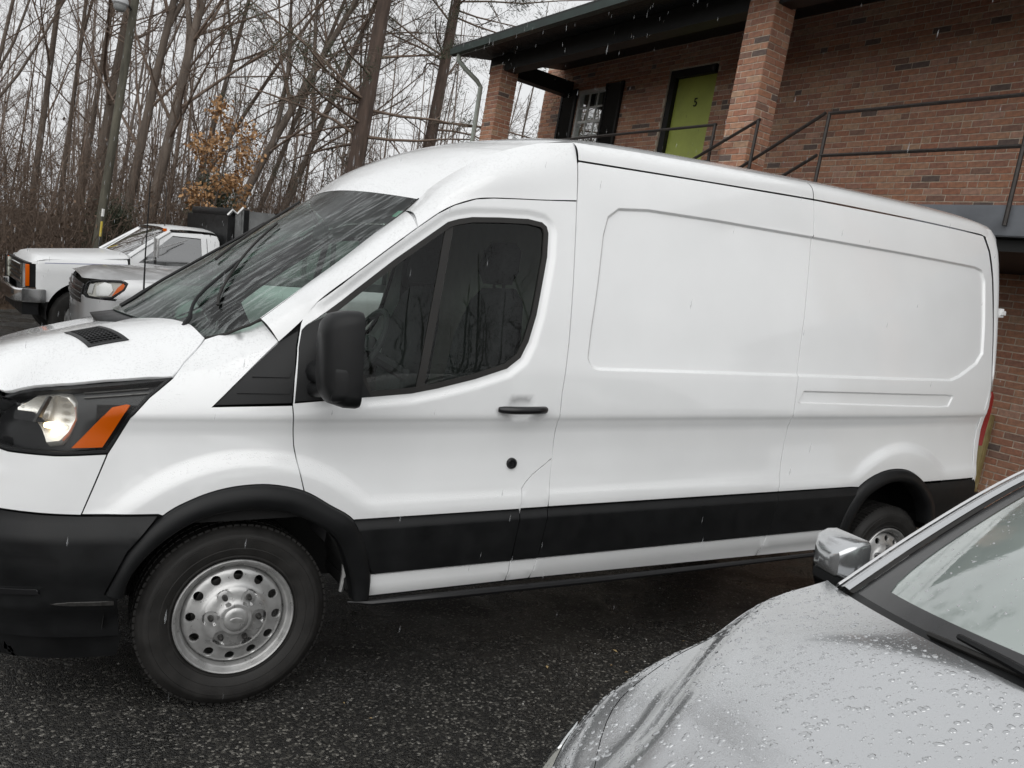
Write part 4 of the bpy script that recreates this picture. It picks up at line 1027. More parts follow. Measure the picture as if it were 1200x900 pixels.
# floor slab of the walkway, porch roof
MB().box((-6.0, .013, 2.80), (.72, 1.60, 3.045)).build('walkway_slab', MAT['slab'], bld, bev=.008)
MB().box((2.10, .013, 2.80), (8.1, 1.60, 3.045)).build('walkway_slab', MAT['slab'], bld, bev=.008)
MB().box((-6.0, .013, 2.70), (.70, 1.50, 2.795)).build('walkway_underside', MAT['dark_wood'], bld)
def slope(y): return 5.63-.175*y
for k in range(34):      # soffit boards run along the porch
    y0, y1 = .02+k*.061, .02+(k+1)*.061-.004
    z0, z1 = slope(y0), slope(y1)
    MB().add([(-6,y0,z0),(7.8,y0,z0),(7.8,y1,z1),(-6,y1,z1),(-6,y0,z0+.02),(7.8,y0,z0+.02),(7.8,y1,z1+.02),(-6,y1,z1+.02)], [(0,3,2,1),(4,5,6,7),(0,1,5,4),(1,2,6,5),(2,3,7,6),(3,0,4,7)]).build('soffit_board', MAT['dark_wood'], bld)
MB().box((-6.0, 1.36, 5.10), (7.6, 1.56, 5.345)).build('porch_beam', MAT['dark_wood'], bld)
MB().box((7.40, .013, 5.14), (7.60, 1.355, 5.38)).build('porch_end_beam', MAT['dark_wood'], bld)
ft = MB(); ft.prism([(2.10,5.25),(2.13,5.24),(2.20,5.25),(2.21,5.34),(2.19,5.345),(2.18,5.27),(2.10,5.345)], -6, 7.82, 'x'); ft.build('gutter', MAT['green_trim'], bld)
rf_ = MB(); rf_.add([(-6,2.16,5.352),(7.84,2.16,5.352),(7.84,-4.2,6.55),(-6,-4.2,6.55),(-6,2.16,5.40),(7.84,2.16,5.40),(7.84,-4.2,6.6),(-6,-4.2,6.6)], [(0,3,2,1),(4,5,6,7),(0,1,5,4),(1,2,6,5),(2,3,7,6),(3,0,4,7)]); rf_.build('roof', simple('roof_shingle', (.035, .037, .036), .9, noise=.4, nscale=30), bld)
dsp = MB(); dsp.tube([(7.62,2.14,5.26),(7.62,2.13,5.16),(7.60,2.0,5.06),(7.56,1.78,4.93),(7.55,1.70,4.85),(7.55,1.69,4.3),(7.55,1.69,.5)], .038, 8); dsp.build('downspout', simple('grey_green_downspout', (.33, .36, .32), .45, noise=.15, nscale=5), bld, smooth=True)
ds2 = MB(); ds2.box((-.66,.016,.2),(-.58,.085,1.36)); ds2.build('downspout', simple('tan_downspout', (.36, .29, .13), .5, noise=.25, nscale=7), bld, bev=.01)
# green door set back in its opening
dw = bpy.data.objects.new('door', None); link(dw, bld)
MB().box((4.09, -.14, 3.05), (4.875, -.10, 5.165)).build('door_leaf', simple('lime_green_paint', (.46, .53, .11), .45, noise=.12, nscale=3, bump=.15, bscale=60), dw)
fr = MB(); fr.box((4.877,-.20,3.05),(4.988,-.03,5.278)); fr.box((4.002,-.20,3.05),(4.088,-.09,5.278)); fr.box((4.088,-.20,5.167),(4.877,-.03,5.278)); fr.box((4.002,-.249,3.05),(4.988,-.201,5.278)); fr.build('door_frame', MAT['dark_wood'], dw)
kn = MB(); kn.lathe([(.0,.06),(.022,.055),(.028,.04),(.018,.02),(.012,0),(.03,0)], 16, Matrix.Translation((4.80,-.10,4.02)) @ Matrix.Rotation(R(-90), 4, 'X')); kn.build('door_knob', MAT['steel_dark'], dw, smooth=True)
fc = bpy.data.curves.new('house_number', 'FONT'); fc.body = '5'; fc.size = .17; fc.extrude = .004; fc.align_x = 'CENTER'
fo = bpy.data.objects.new('tmp', fc); COL.objects.link(fo); bpy.context.view_layer.update()
me5 = bpy.data.meshes.new_from_object(fo); bpy.data.objects.remove(fo); me5.materials.clear(); me5.materials.append(MAT['black_plastic'])
data_obj('house_number', me5, dw, Matrix.Translation((4.43, -.092, 4.74)) @ Matrix.Rotation(math.pi, 4, 'Z') @ Matrix.Rotation(R(90), 4, 'X'))
# window with white bars, curtain and black shutters
wd_ = bpy.data.objects.new('window', None); link(wd_, bld)
MAT['white_trim'] = simple('white_window_trim', (.74, .75, .72), .5, noise=.1)
x0, x1, z0, z1 = 6.44, 7.20, 4.15, 5.21
fr = MB(); fr.box((x0,-.10,z0),(x0+.045,.004,z1)); fr.box((x1-.045,-.10,z0),(x1,.004,z1)); fr.box((x0+.045,-.10,z1-.045),(x1-.045,.004,z1)); fr.box((x0+.045,-.10,z0),(x1-.045,.004,z0+.05)); fr.build('window_frame', MAT['white_trim'], wd_)
for k in (1, 2): MB().box((x0+.045+(x1-x0-.09)*k/3-.011,-.05,z0+.05),(x0+.045+(x1-x0-.09)*k/3+.011,-.028,z1-.045)).build('glazing_bar', MAT['white_trim'], wd_)
for k in (1, 2, 3): MB().box((x0+.045,-.051,z0+.05+(z1-z0-.095)*k/4-.012),(x1-.045,-.029,z0+.05+(z1-z0-.095)*k/4+(.012 if k != 2 else .03))).build('glazing_bar', MAT['white_trim'], wd_)
for i in range(3):
    for j in range(4):
        xa, xb = x0+.045+(x1-x0-.09)*i/3+.011, x0+.045+(x1-x0-.09)*(i+1)/3-.011; za, zb = z0+.05+(z1-z0-.095)*j/4+.03, z0+.05+(z1-z0-.095)*(j+1)/4-.012
        mesh_obj('pane', [(xa,-.04,za),(xb,-.04,za),(xb,-.04,zb),(xa,-.04,zb)], [(0,1,2,3)], MAT['door_glass'], wd_, smooth=False)
cu = [[(x0+.26+.20*k/24, -.13+.012*math.sin(k*1.7), z) for k in range(25)] for z in (z0+.02, z1-.02)]
grid('curtain', cu, simple('pale_curtain', (.45, .45, .43), .9), wd_)
MB().box((x0,-.249,z0),(x1,-.22,z1)).build('dark_room', GAP, wd_)
for (a, b_) in ((5.99, 6.425), (7.215, 7.66)):
    sh = bpy.data.objects.new('shutter', None); link(sh, bld)
    MB().box((a,.015,4.15),(a+.05,.055,5.24)).build('shutter_stile', MAT['dark_wood'], sh); MB().box((b_-.05,.015,4.15),(b_,.055,5.24)).build('shutter_stile', MAT['dark_wood'], sh)
    for k in range(20):
        z = 4.18+k*.053; MB().add([(a+.05,.02,z),(b_-.05,.02,z),(b_-.05,.048,z+.045),(a+.05,.048,z+.045),(a+.05,.028,z),(b_-.05,.028,z),(b_-.05,.056,z+.045),(a+.05,.056,z+.045)], [(0,1,2,3),(4,7,6,5),(0,4,5,1),(3,2,6,7),(0,3,7,4),(1,5,6,2)]).build('slat', MAT['dark_wood'], sh)
# railings
def bar(mb, p, q, r=.016):
    mb.tube([p, q], r, 6)
def railing(label, rails, posts):
    r_ = root('railing', label, 'railing', BLD)
    for (p, q) in rails: MB().tube([p, q], .0165, 6).build('rail', MAT['iron'], r_)
    for (p, q) in posts: MB().tube([p, q], .0175, 6).build('post', MAT['iron'], r_)
    return r_
Y1 = 1.625
railing('dark iron two bar railing along the right walkway in front of the bare brick wall', [((.69,Y1,3.885),(-1.17,Y1,3.885)),((-1.17,Y1,3.885),(-3.4,Y1,3.885)),((.69,Y1,3.49),(-1.17,Y1,3.49)),((-1.17,Y1,3.49),(-3.4,Y1,3.49))], [((.68,Y1,3.90),(.68,Y1,2.88)),((-1.17,Y1,3.90),(-1.17,Y1,2.88)),((-3.3,Y1,3.90),(-3.3,Y1,2.88))])
railing('slanting dark iron handrail going down the stair right of the brick pillar', [((.70,Y1+.03,3.885),(2.55,Y1+.03,2.93)),((.70,Y1+.03,3.49),(2.35,Y1+.03,2.62))], [((2.5,Y1+.03,2.96),(2.5,Y1+.03,2.2))])
railing('short slanting dark iron handrail crossing in front of the brick pillar', [((1.47,Y1+.06,3.875),(3.3,Y1+.06,3.09))], [((1.49,Y1+.06,3.88),(1.49,Y1+.06,2.6))])
railing('dark iron railing along the left walkway below the green door', [((2.14,Y1,3.885),(4.4,Y1,3.885)),((4.4,Y1,3.885),(7.1,Y1,3.885)),((2.14,Y1,3.49),(7.1,Y1,3.49))], [((2.16,Y1,3.90),(2.16,Y1,2.88)),((4.4,Y1,3.90),(4.4,Y1,2.88)),((7.0,Y1,3.90),(7.0,Y1,2.88))])
# ------------------------------------------------------------------ silver car at the right (own frame: x back from its nose, y to its right, z up)
CARM = LOT @ Matrix.Translation((-.12, -2.55, .006)) @ Matrix.Rotation(.014, 4, 'Y')
car = root('silver_car', 'silver car with rain beads over its hood, parked nearest the camera', 'car', CARM)
MAT['silver'] = wet_paint('silver_paint', (.56, .57, .58), .19, .80, 1.0, .08)
MAT['car_glass'] = glass('car_windshield', (.45, .52, .49), .01, streak=.06, refl=1.5, sscale=(9, 9, 9), sky_sheen=.62)
m_w, t, b = material('water'); b.inputs['Base Color'].default_value = (1, 1, 1, 1); b.inputs['Roughness'].default_value = 0.02; b.inputs['IOR'].default_value = 1.33; b.inputs['Transmission Weight'].default_value = 1; MAT['water'] = m_w; MAT['bead'] = simple('bead_water', (.46, .47, .48), .06, metal=.65, coat=1)
_cw = [(0,.40),(.04,.55),(.1,.655),(.2,.745),(.3,.80),(.42,.845),(.57,.88),(.82,.905),(1.14,.915)]
_czc = [(0,.52),(.03,.60),(.07,.665),(.12,.715),(.2,.768),(.3,.815),(.5,.882),(.75,.950),(.92,1.004),(1.14,1.03)]
_cze = [(0,.50),(.05,.545),(.1,.59),(.2,.652),(.3,.705),(.42,.765),(.57,.828),(.82,.893),(1.0,.925),(1.14,.945)]
_crg = [(.0,.50),(.3,.565),(.46,.60),(.59,.665),(.75,.75),(.95,.85),(1.14,.93)]
def car_h(X, Y):
    w = lerp_pts(_cw, X)-.055; zc, ze = lerp_pts(_czc, X), lerp_pts(_cze, X); q = min(1.1, abs(Y)/w)
    z = ze+(zc-ze)*(1-q**2.5)
    d = abs(Y)-lerp_pts(_crg, X)
    z += (.026*sstep(.075, -.02, d)-.010*math.exp(-((d-.06)/.05)**2)+.005*math.exp(-((d+.03)/.04)**2))*sstep(.2, .55, X)
    return z
def car_sec(X, v):
    s = 1 if v >= 0 else -1; v = abs(v); w = lerp_pts(_cw, X); wt = w-.055-.13*sstep(.52, .22, X)*min(1, w/.6)
    if v <= .7: Y = wt*v/.7; return Vector((X, s*Y, car_h(X, Y)))
    H = car_h(X, wt); k_ = (w-wt)/.055-1; pts = [(wt-.03,H+.004,0),(wt,H,0),(wt+(w-wt)*.62,H-.032-.012*k_,0),(w-.008,H-.085-.022*k_,0),(w+.002,min(.42, H-.12-.03*k_),0),(w-.03,.20,0)]
    p = curve_at(pts[1:], (v-.7)/.3) if v > .7 else pts[1]
    return Vector((X, s*p[0], p[1]))
SEAM = [(.30,.665),(.42,.73),(.55,.79),(.75,.838),(.95,.858),(1.06,.86)]
xs_ = [0,.015,.03,.05,.075,.1,.13,.16,.2]+[.2+.03*k for k in range(1, 32)]
js = [k/60 for k in range(-60, 61)]
def hood_rows(cond): pass
# hood and fenders are cut from the same surface along the shut line
def seam_v(X):   # shut line as the section parameter
    return .7*lerp_pts([(0,.60),(.2,.64)]+SEAM, X)/(lerp_pts(_cw, X)-.055)
def cow_x(v): return .905+.205*(min(abs(v), .86)/.735)**2.2
hv = [[(lambda X: car_sec(X, v*seam_v(X)))(.10+(cow_x(v*.86)-.10)*i/36) for v in [k/40 for k in range(-40, 41)]] for i in range(37)]
grid('hood', hv, MAT['silver'], car, flip=True)
for s in (1, -1):
    rows = [[car_sec(X, s*(seam_v(X)+.0022+(1-seam_v(X)-.0022)*k/30)) for k in range(31)] for X in [.10+.03*k for k in range(36)]]
    grid('fender', rows, MAT['silver'], car, flip=(s < 0))
nose = [[car_sec(X, v) for v in [k/50 for k in range(-50, 51)]] for X in (0,.01,.025,.045,.07,.096)]
nose.insert(0, [Vector((-.012+.10*(p.y/.45)**2*0, p.y*.98, min(p.z-.03, .48))) for p in nose[0]])
nose.insert(0, [Vector((.0, p.y*.97, .20)) for p in nose[0]])
grid('front_bumper', nose, MAT['silver'], car)
gr = MB(); gr.box((-.025,-.38,.36),(.02,.38,.50), bev=.01); gr.build('grille', MAT['black_gloss'], car, smooth=True)
# head lamps on the corners
for s in (1, -1):
    lamp = bpy.data.objects.new('headlight', None); link(lamp, car)
    LP = [(.13,.68),(.20,.72),(.30,.745),(.40,.765),(.47,.79),(.47,.84),(.40,.87),(.28,.88),(.18,.86),(.12,.80)]
    def mp(off): 
        def f(X, v):
            p = car_sec(X, s*v); n = (car_sec(X+.002, s*v)-car_sec(X-.002, s*v)).cross(car_sec(X, s*(v+.002))-car_sec(X, s*(v-.002))); n = n.normalized() if n.length else Vector((0, 0, 1))
            if n.z < 0: n = -n
            return p+n*off
        return f
    fl_ = s < 0
    panel('lamp_housing', LP, mp(.001), MAT['interior_grey'], lamp, gap=0, rim=0, step=.02, dens=.02, flip=fl_)
    panel('lamp_lens', LP, mp(.012), MAT['lens'], lamp, gap=0, rim=.012, step=.02, dens=.02, flip=fl_)
    panel('lamp_trim', [(.40,.77),(.47,.79),(.46,.845),(.39,.85)], mp(.005), MAT['chrome'], lamp, gap=0, rim=.004, step=.02, dens=.02, flip=fl_)
    panel('lamp_trim', [(.18,.72),(.30,.75),(.29,.80),(.17,.78)], mp(.005), MAT['chrome'], lamp, gap=0, rim=.004, step=.02, dens=.02, flip=fl_)
# windshield
CE = [(1.13,.735,.992),(1.34,.71,1.104),(1.60,.672,1.232),(1.80,.628,1.318),(1.96,.585,1.376)]
CC = [(.925,0,1.028),(1.15,0,1.158),(1.43,0,1.29),(1.66,0,1.376),(1.84,0,1.422)]
def cws(s, t, off=0):
    e, c = curve_at(CE, t), curve_at(CC, t); q = abs(s)**2.2
    return Vector((c.x+(e.x-c.x)*q, e.y*s, c.z+(e.z-c.z)*q))+Vector((-.5, 0, .86))*off
sh_ = grid('windshield', [[cws(-1+2*j/36, i/24) for j in range(37)] for i in range(25)], MAT['car_glass'], car, flip=True)
FR = simple('frit_border', (.030, .030, .031), .16)
grid('glass_border', [[cws(-1+2*j/36, (.075+.012*abs(-1+2*j/36)**6)*i/4, .0016) for j in range(37)] for i in range(5)], FR, sh_, flip=True)
for s in (1, -1):
    grid('glass_border', [[cws(s*(1-(.075+.05*math.exp(-i/1.6))*(j/4)), .07+(.92-.07)*i/20, .0016) for j in range(5)] for i in range(21)], FR, sh_, flip=(s > 0))
grid('glass_border', [[cws(-1+2*j/36, .92+.08*i/3, .0016) for j in range(37)] for i in range(4)], FR, sh_, flip=True)
grid('cowl', [[cws(-1+2*j/36, 0, .002)+Vector((-.016, 0, -.010)) for j in range(37)], [cws(-1+2*j/36, .0, .002)+Vector((0, 0, .0)) for j in range(37)], [cws(-1+2*j/36, .018, .003) for j in range(37)]], MAT['black_plastic'], car, flip=True)
grid('cowl_gutter', [[cws(-1+2*j/36, 0, .002)+Vector((-.016, 0, -.010)) for j in range(37)], [cws(-1+2*j/36, 0)+Vector((-.09, 0, -.075)) for j in range(37)]], GAP, car)
for (s0, s1, t0) in ((.62, .05, .006), (.0, -.80, .006)):
    w = bpy.data.objects.new('wiper', None); link(w, car)
    mb = MB(); mb.tube([cws(s0+(s1-s0)*k/12, t0+.012*math.sin(math.pi*k/12), .008) for k in range(13)], .006, 6); mb.build('wiper_blade', MAT['rubber'], w, smooth=True)
    mb = MB(); mb.tube([cws(s0*.25+s1*.75, .0, .012), cws((s0+s1)/2+.05, .02, .022), cws((s0+s1)/2+.2, .034, .018)], [.010, .008, .006], 6); mb.build('wiper_arm', MAT['black_plastic'], w, smooth=True)
# pillars, roof, cabin
for s in (1, -1):
    A = [Vector(curve_at(CE, i/20)) for i in range(21)]
    def pr(k0, dy, dz): return [Vector((p.x+.004*k0, s*(p.y+dy), p.z+dz)) for p in A]
    grid('pillar_trim', [pr(0, .0, .004), pr(0, .012, .006)], MAT['rubber'], car, flip=(s > 0))
    grid('windshield_pillar', [pr(0, .012, .008), pr(0, .026, .012), pr(1, .042, .006), pr(2, .054, -.012), pr(2, .060, -.035)], MAT['silver'], car, flip=(s > 0))
    grid('roof_moulding', [pr(2, .046, .008), pr(2, .050, .011), pr(2, .056, .007), pr(2, .058, -.004)], MAT['chrome'], car, flip=(s > 0))
rt = [(1.84,.585,1.40),(2.2,.60,1.425),(2.7,.60,1.43),(3.2,.56,1.39),(3.55,.50,1.31)]
rr_ = []
for i in range(25):
    e = curve_at([(1.96,.585,1.376),(2.3,.60,1.41),(2.7,.60,1.43),(3.2,.57,1.39),(3.5,.52,1.31)], i/24); c = curve_at([(1.84,0,1.422),(2.25,0,1.46),(2.7,0,1.475),(3.2,0,1.435),(3.55,0,1.35)], i/24)
    rr_.append([Vector((c.x+(e.x-c.x)*abs(s)**2.2, e.y*s*1.06, c.z+(e.z-c.z)*abs(s)**2.2)) for s in [k/15 for k in range(-15, 16)]])
grid('roof', rr_, MAT['silver'], car, flip=True)
for s in (1, -1):
    rows = [[Vector((x, s*w_, z)) for x, w_, z in [(X, .91-.03*max(0, (X-3.9)), .22), (X, .92-.03*max(0, (X-3.9)), .5), (X, .915-.04*max(0, (X-3.9)), .75), (X, .88-.05*max(0, (X-3.9)), .90), (X, .80-.05*max(0, (X-3.9)), .97)]] for X in [1.12+.18*k for k in range(20)]]
    grid('body_side', rows, MAT['silver'], car, flip=(s < 0))
    gl_ = [[Vector((X, s*(.80+(.62-.80)*t), .975+(zt-.975)*t)) for t in (0, .5, 1)] for X, zt in [(1.2,1.0),(1.5,1.18),(1.9,1.37),(2.4,1.42),(2.9,1.41),(3.3,1.34),(3.6,1.15),(3.75,1.0)]]
    grid('side_glass', gl_, MAT['door_glass'], car, flip=(s < 0))
grid('rear_glass', [[Vector((3.55+.30*t*1.6, y*(.52+.16*t), 1.34-.32*t)) for y in (-1, -.5, 0, .5, 1)] for t in (0, .33, .66, 1)], MAT['car_glass'], car)
grid('boot_lid', [[Vector((X, y, z-.04*(abs(y)/.8)**2)) for y in [k*.8/6 for k in range(-6, 7)]] for X, z in ((4.0,1.02),(4.2,1.03),(4.45,1.02),(4.58,.97),(4.62,.8),(4.66,.5),(4.6,.22))], MAT['silver'], car)
fl_ = MB(); fl_.box((.15,-.80,.17),(4.5,.80,.22)); fl_.build('floor_pan', MAT['under'], car)
db = MB(); db.box((1.22,-.70,.70),(1.60,.70,.955), bev=.05); db.build('dashboard', simple('grey_dash', (.09, .09, .088), .8), car, smooth=True)
for sy in (-.38, .38):
    mb = MB(); skin_loft(mb, [[(x, a+0, z) for a, x in [(sy+p, 2.25+q) for p, q in rrect(0, 0, hy, .08, .05)]] for z, hy in ((.5,.24),(.8,.25),(1.1,.22),(1.16,.12),(1.28,.13),(1.32,.08))]); mb.build('seat', MAT['seat'], car, smooth=True)
for (x, s) in ((.92, 1), (.92, -1), (3.65, 1), (3.65, -1)):
    w = bpy.data.objects.new('wheel', None); link(w, car)
    w.matrix_local = Matrix.Translation((x, s*.80, .325)) @ Matrix.Rotation(R(90 if s < 0 else -90), 4, 'X')
    mb = MB(); mb.lathe([(.2,.09),(.29,.10),(.32,.08),(.325,.0),(.32,-.10),(.25,-.11)], 40); mb.build('tyre', MAT['rubber'], w, smooth=True)
    mb = MB(); mb.lathe([(0,.06),(.06,.065),(.19,.07),(.205,.09),(.215,.08)], 32); mb.build('rim', MAT['steel'], w, smooth=True)
# right and left door mirrors
for s in (1, -1):
    mr = bpy.data.objects.new('door_mirror', None); link(mr, car)
    mb = MB(); secs = []
    for (x, cy, cz, hy, hz, r) in ((1.275,.945,1.003,.024,.018,.010),(1.284,.946,1.004,.050,.034,.014),(1.315,.950,1.007,.072,.047,.016),(1.355,.954,1.008,.078,.052,.014),(1.385,.955,1.008,.077,.051,.014)):
        secs.append([(x+.25*(a-cy), s*a, b_) for a, b_ in rrect(cy, cz, hy, hz, r, 3)])
    skin_loft(mb, secs); mb.build('mirror_housing', MAT['silver'], mr, smooth=True)
    mb = MB(); skin_loft(mb, [[(x+.25*(a-.97), s*a, b_) for a, b_ in rrect(.950, .956, hy, .012, .006, 3)] for x, hy in ((1.29,.045),(1.33,.066),(1.382,.070))]); mb.tube([(1.36, s*.80, .95), (1.355, s*.86, .955), (1.345, s*.92, .956)], [.024, .018, .016], 8); mb.build('mirror_foot', MAT['black_plastic'], mr, smooth=True)
    mb = MB(); skin_loft(mb, [[(x+.25*(a-.97), s*a, b_) for a, b_ in rrect(.955, 1.01, .068, .043, .012, 3)] for x in (1.387, 1.390)]); mb.build('mirror_glass', MAT['black_gloss'], mr)
# rain beads
def beads(name, n, sampler, rmin, rmax, pw, seed, parent, fl=.30):
    rg = np.random.default_rng(seed); V = []; F = []
    K = 8
    for _ in range(n):
        p, nr, dn = sampler(rg)
        r = rmin+(rmax-rmin)*rg.random()**pw; st = 1+.9*rg.random()**2*(r/rmax)
        t1 = (dn-nr*dn.dot(nr)); t1 = t1.normalized() if t1.length > 1e-6 else Vector((1, 0, 0)); t2 = nr.cross(t1)
        a0 = rg.uniform(-.7, .7); c, s = math.cos(a0), math.sin(a0); t1, t2 = t1*c+t2*s, t2*c-t1*s
        b0 = len(V); wob = 1+.28*rg.uniform(-1, 1, K)
        for (q, h) in ((1.0, -.06), (.78, fl*.62), (.38, fl*.95)):
            for k in range(K):
                a = 2*math.pi*k/K; V.append(p+(t1*math.cos(a)*st+t2*math.sin(a))*(r*q*wob[k])+nr*(r*h))
        V.append(p+nr*(r*fl))
        for i in range(2):
            for k in range(K): F.append((b0+i*K+k, b0+i*K+(k+1) % K, b0+(i+1)*K+(k+1) % K, b0+(i+1)*K+k))
        for k in range(K): F.append((b0+2*K+k, b0+2*K+(k+1) % K, b0+3*K))
    o = mesh_obj(name, V, F, MAT['bead'], parent); o['kind'] = 'stuff'; return o
def on_hood(rg):
    while True:
        X, v = rg.uniform(.12, 1.12), rg.uniform(-.6, .78)
        Y = v/.7*(lerp_pts(_cw, X)-.055)
        if X < lerp_pts([(0,.88),(.25,.90),(.5,.95),(.67,1.04),(.75,1.10),(.9,1.12)], abs(Y)): break
    e = .004; p = car_sec(X, v); n = (car_sec(X+e, v)-car_sec(X-e, v)).cross(car_sec(X, v+e)-car_sec(X, v-e)).normalized()
    if n.z < 0: n = -n
    return p, n, Vector((-1, .35*(1 if v > 0 else -1), 0))
def on_glass(rg):
    s, t_ = rg.uniform(-.3, .99), rg.uniform(.03, .8); e = .01; p = cws(s, t_)
    n = (cws(s+e, t_)-cws(s-e, t_)).cross(cws(s, t_+e)-cws(s, t_-e)).normalized()
    if n.z < 0: n = -n
    return p, n, Vector((-1, 0, -.5))
beads('rain_beads', 9500, on_hood, .0009, .0062, 3.6, 5, car)
beads('glass_beads', 1300, on_glass, .0010, .0032, 2.0, 6, car)
# ------------------------------------------------------------------ two parked vehicles beyond the van
def slope_frame(X, Y, h, yaw=0): return Matrix.Translation((X, Y, h)) @ Matrix.Rotation(-math.atan(.0831), 4, 'Y') @ Matrix.Rotation(R(yaw), 4, 'Z')
class Flank:
    def __init__(s, plan_pts, prof):
        s.pl = spline2(plan_pts, .02); s.cum = [0.]
        for a, b in zip(s.pl, s.pl[1:]): s.cum.append(s.cum[-1]+math.dist(a, b))
        s.prof = prof
    def at(s, u):
        import bisect
        i = max(0, min(len(s.cum)-2, bisect.bisect_right(s.cum, u)-1)); t = (u-s.cum[i])/(s.cum[i+1]-s.cum[i])
        return [s.pl[i][k]+(s.pl[i+1][k]-s.pl[i][k])*t for k in (0, 1)]
    def u_of_x(s, x):
        lo, hi = 0, s.cum[-1]
        for _ in range(40):
            m = (lo+hi)/2
            if s.at(m)[0] < x: lo = m
            else: hi = m
        return lo
    def pt(s, u, z, off=0):
        x, y = s.at(u); xa, ya = s.at(u-.002); xb, yb = s.at(u+.002); l = math.hypot(xb-xa, yb-ya) or 1
        nx, ny = -(yb-ya)/l, (xb-xa)/l; d = lerp_pts(s.prof, z)+off
        return (x+nx*d, y+ny*d, z)
    def f(s, off=0): return lambda u, z: s.pt(u, z, off)
def arc(cx, cz, r, a0, a1, n=14): return [(cx+r*math.cos(R(a0+(a1-a0)*k/n)), cz+r*math.sin(R(a0+(a1-a0)*k/n))) for k in range(n+1)]
def plain_wheel(parent, x, y, r, rr, face, hub=False):
    w = bpy.data.objects.new('wheel', None); link(w, parent); w.matrix_local = Matrix.Translation((x, y, r)) @ Matrix.Rotation(R(90 if face < 0 else -90), 4, 'X')
    mb = MB(); mb.lathe([(rr,.08),(rr+.03,.10),(r*.9,.10),(r,.06),(r,-.08),(r*.92,-.11),(rr,-.1)], 40); mb.build('tyre', MAT['rubber'], w, smooth=True)
    mb = MB(); mb.lathe([(0,.05),(.07,.05),(.08,.02),(rr*.6,.0),(rr*.85,.02),(rr*.92,.05),(rr,.085),(rr+.012,.09)], 32)
    if hub: mb.lathe([(0,.12),(.045,.118),(.06,.10),(.065,.02)], 16)
    mb.build('rim', MAT['steel'], w, smooth=True)
# ---- pickup
PKM = slope_frame(-1.12, 9.15, .02-.0831*1.19-.03, 9)
pk = root('pickup_truck', 'white pickup truck with amber corner lamp and tipper body, farthest of the parked vehicles', 'pickup truck', PKM)
MAT['pk_paint'] = wet_paint('worn_white_paint', (.76, .77, .775), .4, 0, .5, .2)
PW = 1.95
pf = Flank([(.10,.30),(.105,.12),(.14,.045),(.22,.012),(.4,.0),(1.3,-.005),(2.6,.0),(2.9,.0)], [(.4,.06),(.6,.02),(.8,.0),(1.0,.0),(1.12,.012),(1.19,.04),(1.25,.10),(1.30,.2)])
uo = pf.u_of_x
fend = [(uo(.20),.80)]+[(uo(.205),.80)]+[(uo(x), z) for x, z in [(.21,.62),(.30,.62)]+arc(.76,.46,.44,158,12)+[(1.20,.50),(1.27,.50),(1.29,1.24),(1.1,1.235),(.7,1.205),(.35,1.165),(.16,1.13)]]+[(uo(.15),1.10),(uo(.20),1.098)]
panel('fender', fend, pf.f(), MAT['pk_paint'], pk, step=.06, mirror=PW)
panel('pinstripe', [(uo(.3),1.118),(uo(1.28),1.165),(uo(1.28),1.172),(uo(.3),1.123)], pf.f(-.002), simple('blue_stripe', (.06,.07,.25), .4), pk, gap=0, rim=0, mirror=PW)
hz = lambda x, y: 1.165+.10*(x-.15)/1.15+.055*(1-((y-PW/2)/(PW/2-.08))**4)-.16*sstep(.30, .08, x)**2
grid('hood', [[(x, .06+(PW-.12)*j/20, hz(x, .06+(PW-.12)*j/20)-.012*(1 if j in (0, 20) else 0)) for j in range(21)] for x in (.09,.105,.13,.17,.22,.3,.5,.8,1.1,1.31)], MAT['pk_paint'], pk, flip=True)
gr = MB(); gr.box((.10,.06,.80),(.30,PW-.06,1.11)); gr.build('grille_panel', MAT['black_plastic'], pk)
for k in range(4): MB().box((.075,.36,.83+k*.065),(.10,PW-.36,.862+k*.065)).build('grille_bar', MAT['chrome'], pk)
for s in (0, 1):
    def yy(y): return y if s == 0 else PW-y
    lp = bpy.data.objects.new('headlight', None); link(lp, pk)
    for za, zb in ((.815,.945), (.955,1.085)):
        MB().box((.065,yy(.12),za),(.11,yy(.33),zb), bev=.008).build('lamp_unit', simple('lamp_glass', (.52,.53,.46), .15, metal=.3, coat=1), lp, smooth=True)
    MB().box((.075,yy(.022),.815),(.135,yy(.112),1.09), bev=.012).build('turn_signal', MAT['amber'], lp, smooth=True)
    MB().box((.058,yy(.02),.80),(.085,yy(.035),1.10)).build('bezel', MAT['chrome'], lp)
    MB().box((.058,yy(.112),.80),(.085,yy(.12),1.10)).build('bezel', MAT['gap'], lp)
bm_ = MB(); skin_loft(bm_, [[(x-.02+b_, y, .70+a) for a, b_ in rrect(0, 0, .085, .035, .02, 3)] for x, y in ((.30,-.02),(.10,-.01),(.03,.06),(.0,.3),(-.02,PW/2),(.0,PW-.3),(.03,PW-.06),(.10,PW+.01),(.30,PW+.02))]); bm_.build('front_bumper', MAT['chrome'], pk, smooth=True)
MB().box((-.045,.10,.70),(.0,PW-.10,.755), bev=.01).build('bumper_strip', MAT['rubber'], pk); MB().box((.06,.06,.45),(.24,PW-.06,.62)).build('valance', MAT['black_plastic'], pk)
wl = MB(); n = 14; v = []
for k in range(n+1):
    a = R(-10)+R(200)*k/n; v += [(.76+.44*math.cos(a), .03, .46+.44*math.sin(a)), (.76+.44*math.cos(a), .5, .46+.44*math.sin(a))]
wl.add(v, [(2*k, 2*k+1, 2*k+3, 2*k+2) for k in range(n)]); wl.box((.3,.49,.4),(1.22,.5,1.0)); wl.build('wheel_well', MAT['under'], pk)
for x in (.76, 4.0): plain_wheel(pk, x, .16, .40, .21, -1, True); plain_wheel(pk, x, PW-.16, .40, .21, 1, True)
